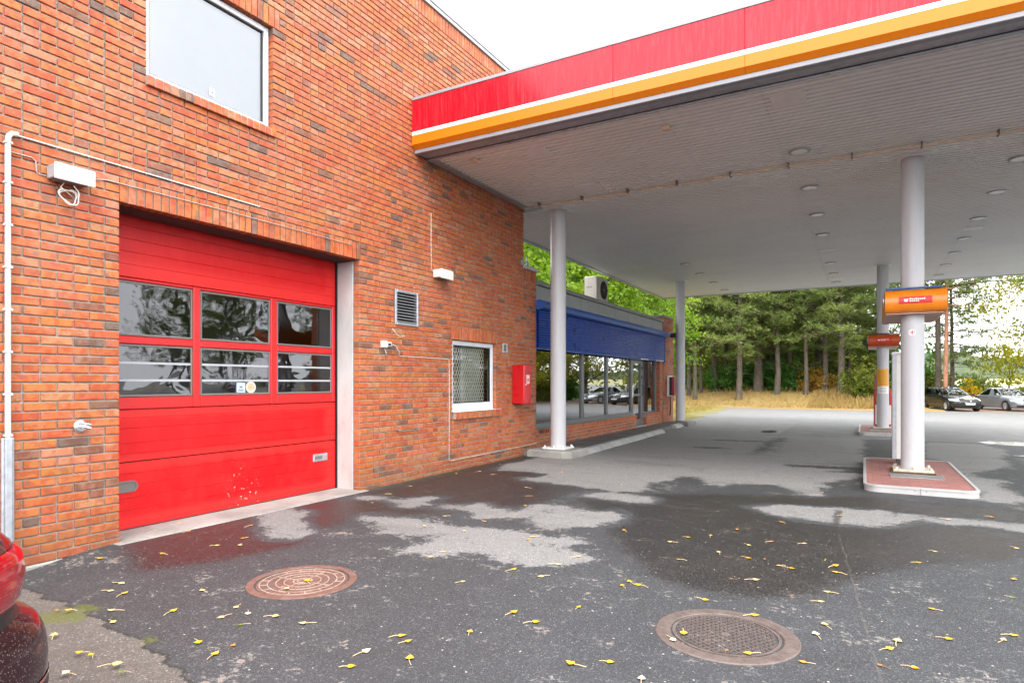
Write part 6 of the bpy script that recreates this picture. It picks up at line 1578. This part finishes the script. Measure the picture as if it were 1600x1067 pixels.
sheet('verge', np.linspace(-40, -5.0, 40), np.linspace(21.4, 46.4, 30), vz, M['verge'], 'grass verge beyond the shop')
t = NT('field'); p = t.pos(); n = t.noise(t.mapping(p, scale=(1, .25, 1)), .06, 6, .6)
c = t.mix(t.map(n, .35, .65), (.25, .26, .09), (.36, .30, .13)); M['field'] = t.done(t.bsdf(c, .95))
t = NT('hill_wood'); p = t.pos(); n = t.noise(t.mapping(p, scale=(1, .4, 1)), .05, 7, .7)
c = t.mix(t.map(n, .35, .65), (.035, .055, .030), (.085, .10, .055)); M['hill_wood'] = t.done(t.bsdf(c, .95, 0, t.bump(n, .8, 6.0), .1))  # slight grey of distant haze is put into this colour
fz = lambda x, y: ground_z(x, y) + .05 * sstep(56, 60, y) - .1 * sstep(60, 56, y) - 3.0 * sstep(60, 160, y) + 7.0 * sstep(220, 520, y)
sheet('field', np.concatenate([np.linspace(4.6, 60, 24), np.linspace(75, 400, 16)]), np.concatenate([np.linspace(56.0, 130, 24), np.linspace(140, 640, 30)]), fz, M['field'], 'open stubble field far beyond the cars')
def hz(x, y): return -6 + (24 + 9 * math.sin(x * .011 + 1) + 5 * math.sin(x * .027) + 2.5 * math.sin(x * .11)) * math.exp(-((y - 760) / 90) ** 2)
sheet('hills', np.linspace(-200, 900, 70), np.linspace(560, 880, 16), hz, M['hill_wood'], 'low wooded hills with a hazy grey put into their colour')
r = random.Random(8); lf = Leaves()
for i in range(2600):
    k = r.random(); x0_ = r.uniform(20, 330); y = 235 + 40 * math.sin(x0_ * .03) + r.uniform(-6, 6); top = 5 + 3.5 * math.sin(x0_ * .09) + 2 * math.sin(x0_ * .23)
    lf.leaf(Vector((x0_, y, fz(x0_, y) + r.random() * top)), r.uniform(1.2, 2.6), r)
m = MB(); lf.to(m); tag(m.build('far_hedgerow', M['hill_wood'], loc=(150, 240, 0)), 'line of trees beyond the field, haze put into its grey colour', 'hedgerow', kind='stuff')

# ------------------------------------------------------------------ light, air, camera
w = bpy.data.worlds.new('World'); sc.world = w; w.use_nodes = True
nt = w.node_tree; nt.nodes.clear()
SUN_EL, SUN_AZ = R(52), R(150)
sky = nt.nodes.new('ShaderNodeTexSky'); sky.sky_type = 'NISHITA'; sky.sun_disc = False; sky.sun_elevation = SUN_EL; sky.sun_rotation = SUN_AZ; sky.air_density = 1.0; sky.dust_density = 4.0
tc = nt.nodes.new('ShaderNodeTexCoord'); nz_ = nt.nodes.new('ShaderNodeTexNoise'); nz_.inputs['Scale'].default_value = 2.2; nz_.inputs['Detail'].default_value = 5
rp = nt.nodes.new('ShaderNodeValToRGB'); rp.color_ramp.elements[0].position = .3; rp.color_ramp.elements[0].color = (14.0, 14.3, 15, 1); rp.color_ramp.elements[1].position = .7; rp.color_ramp.elements[1].color = (19, 19.1, 19.4, 1)
mx = nt.nodes.new('ShaderNodeMix'); mx.data_type = 'RGBA'; mx.inputs[0].default_value = .88
bg = nt.nodes.new('ShaderNodeBackground'); bg.inputs[1].default_value = .10; ou = nt.nodes.new('ShaderNodeOutputWorld')
nt.links.new(tc.outputs['Generated'], nz_.inputs['Vector']); nt.links.new(nz_.outputs['Fac'], rp.inputs[0]); nt.links.new(sky.outputs[0], mx.inputs[6]); nt.links.new(rp.outputs[0], mx.inputs[7]); nt.links.new(mx.outputs[2], bg.inputs[0]); nt.links.new(bg.outputs[0], ou.inputs[0])
sd = bpy.data.lights.new('Sun', 'SUN'); sd.energy = .9; sd.angle = R(25); sd.color = (1, .96, .90); so = bpy.data.objects.new('Sun', sd); COL.objects.link(so)
sdir = Vector((math.sin(SUN_AZ) * math.cos(SUN_EL), math.cos(SUN_AZ) * math.cos(SUN_EL), math.sin(SUN_EL)))
so.rotation_euler = sdir.to_track_quat('Z', 'Y').to_euler(); so.location = (8, -6, 20)
cam = bpy.data.cameras.new('Camera'); co = bpy.data.objects.new('Camera', cam); COL.objects.link(co)
co.location = (0, 0, CAMH); co.rotation_euler = (R(90), 0, YAW)
cam.sensor_width = 36; cam.lens = FPX / 1600 * 36; cam.shift_y = 63.5 / 1600; cam.clip_start = .05; cam.clip_end = 3000
sc.camera = co
sc.view_settings.view_transform = 'Standard'; sc.view_settings.look = 'None'; sc.view_settings.gamma = 1; sc.view_settings.use_curve_mapping = False
sc.view_settings.exposure = 1.75
sc.cycles.max_bounces = 8; sc.cycles.diffuse_bounces = 4; sc.cycles.glossy_bounces = 4; sc.cycles.transparent_max_bounces = 8; sc.cycles.caustics_reflective = False; sc.cycles.caustics_refractive = False
sc.cycles.use_denoising = True
sc.render.resolution_x = 1024; sc.render.resolution_y = 682
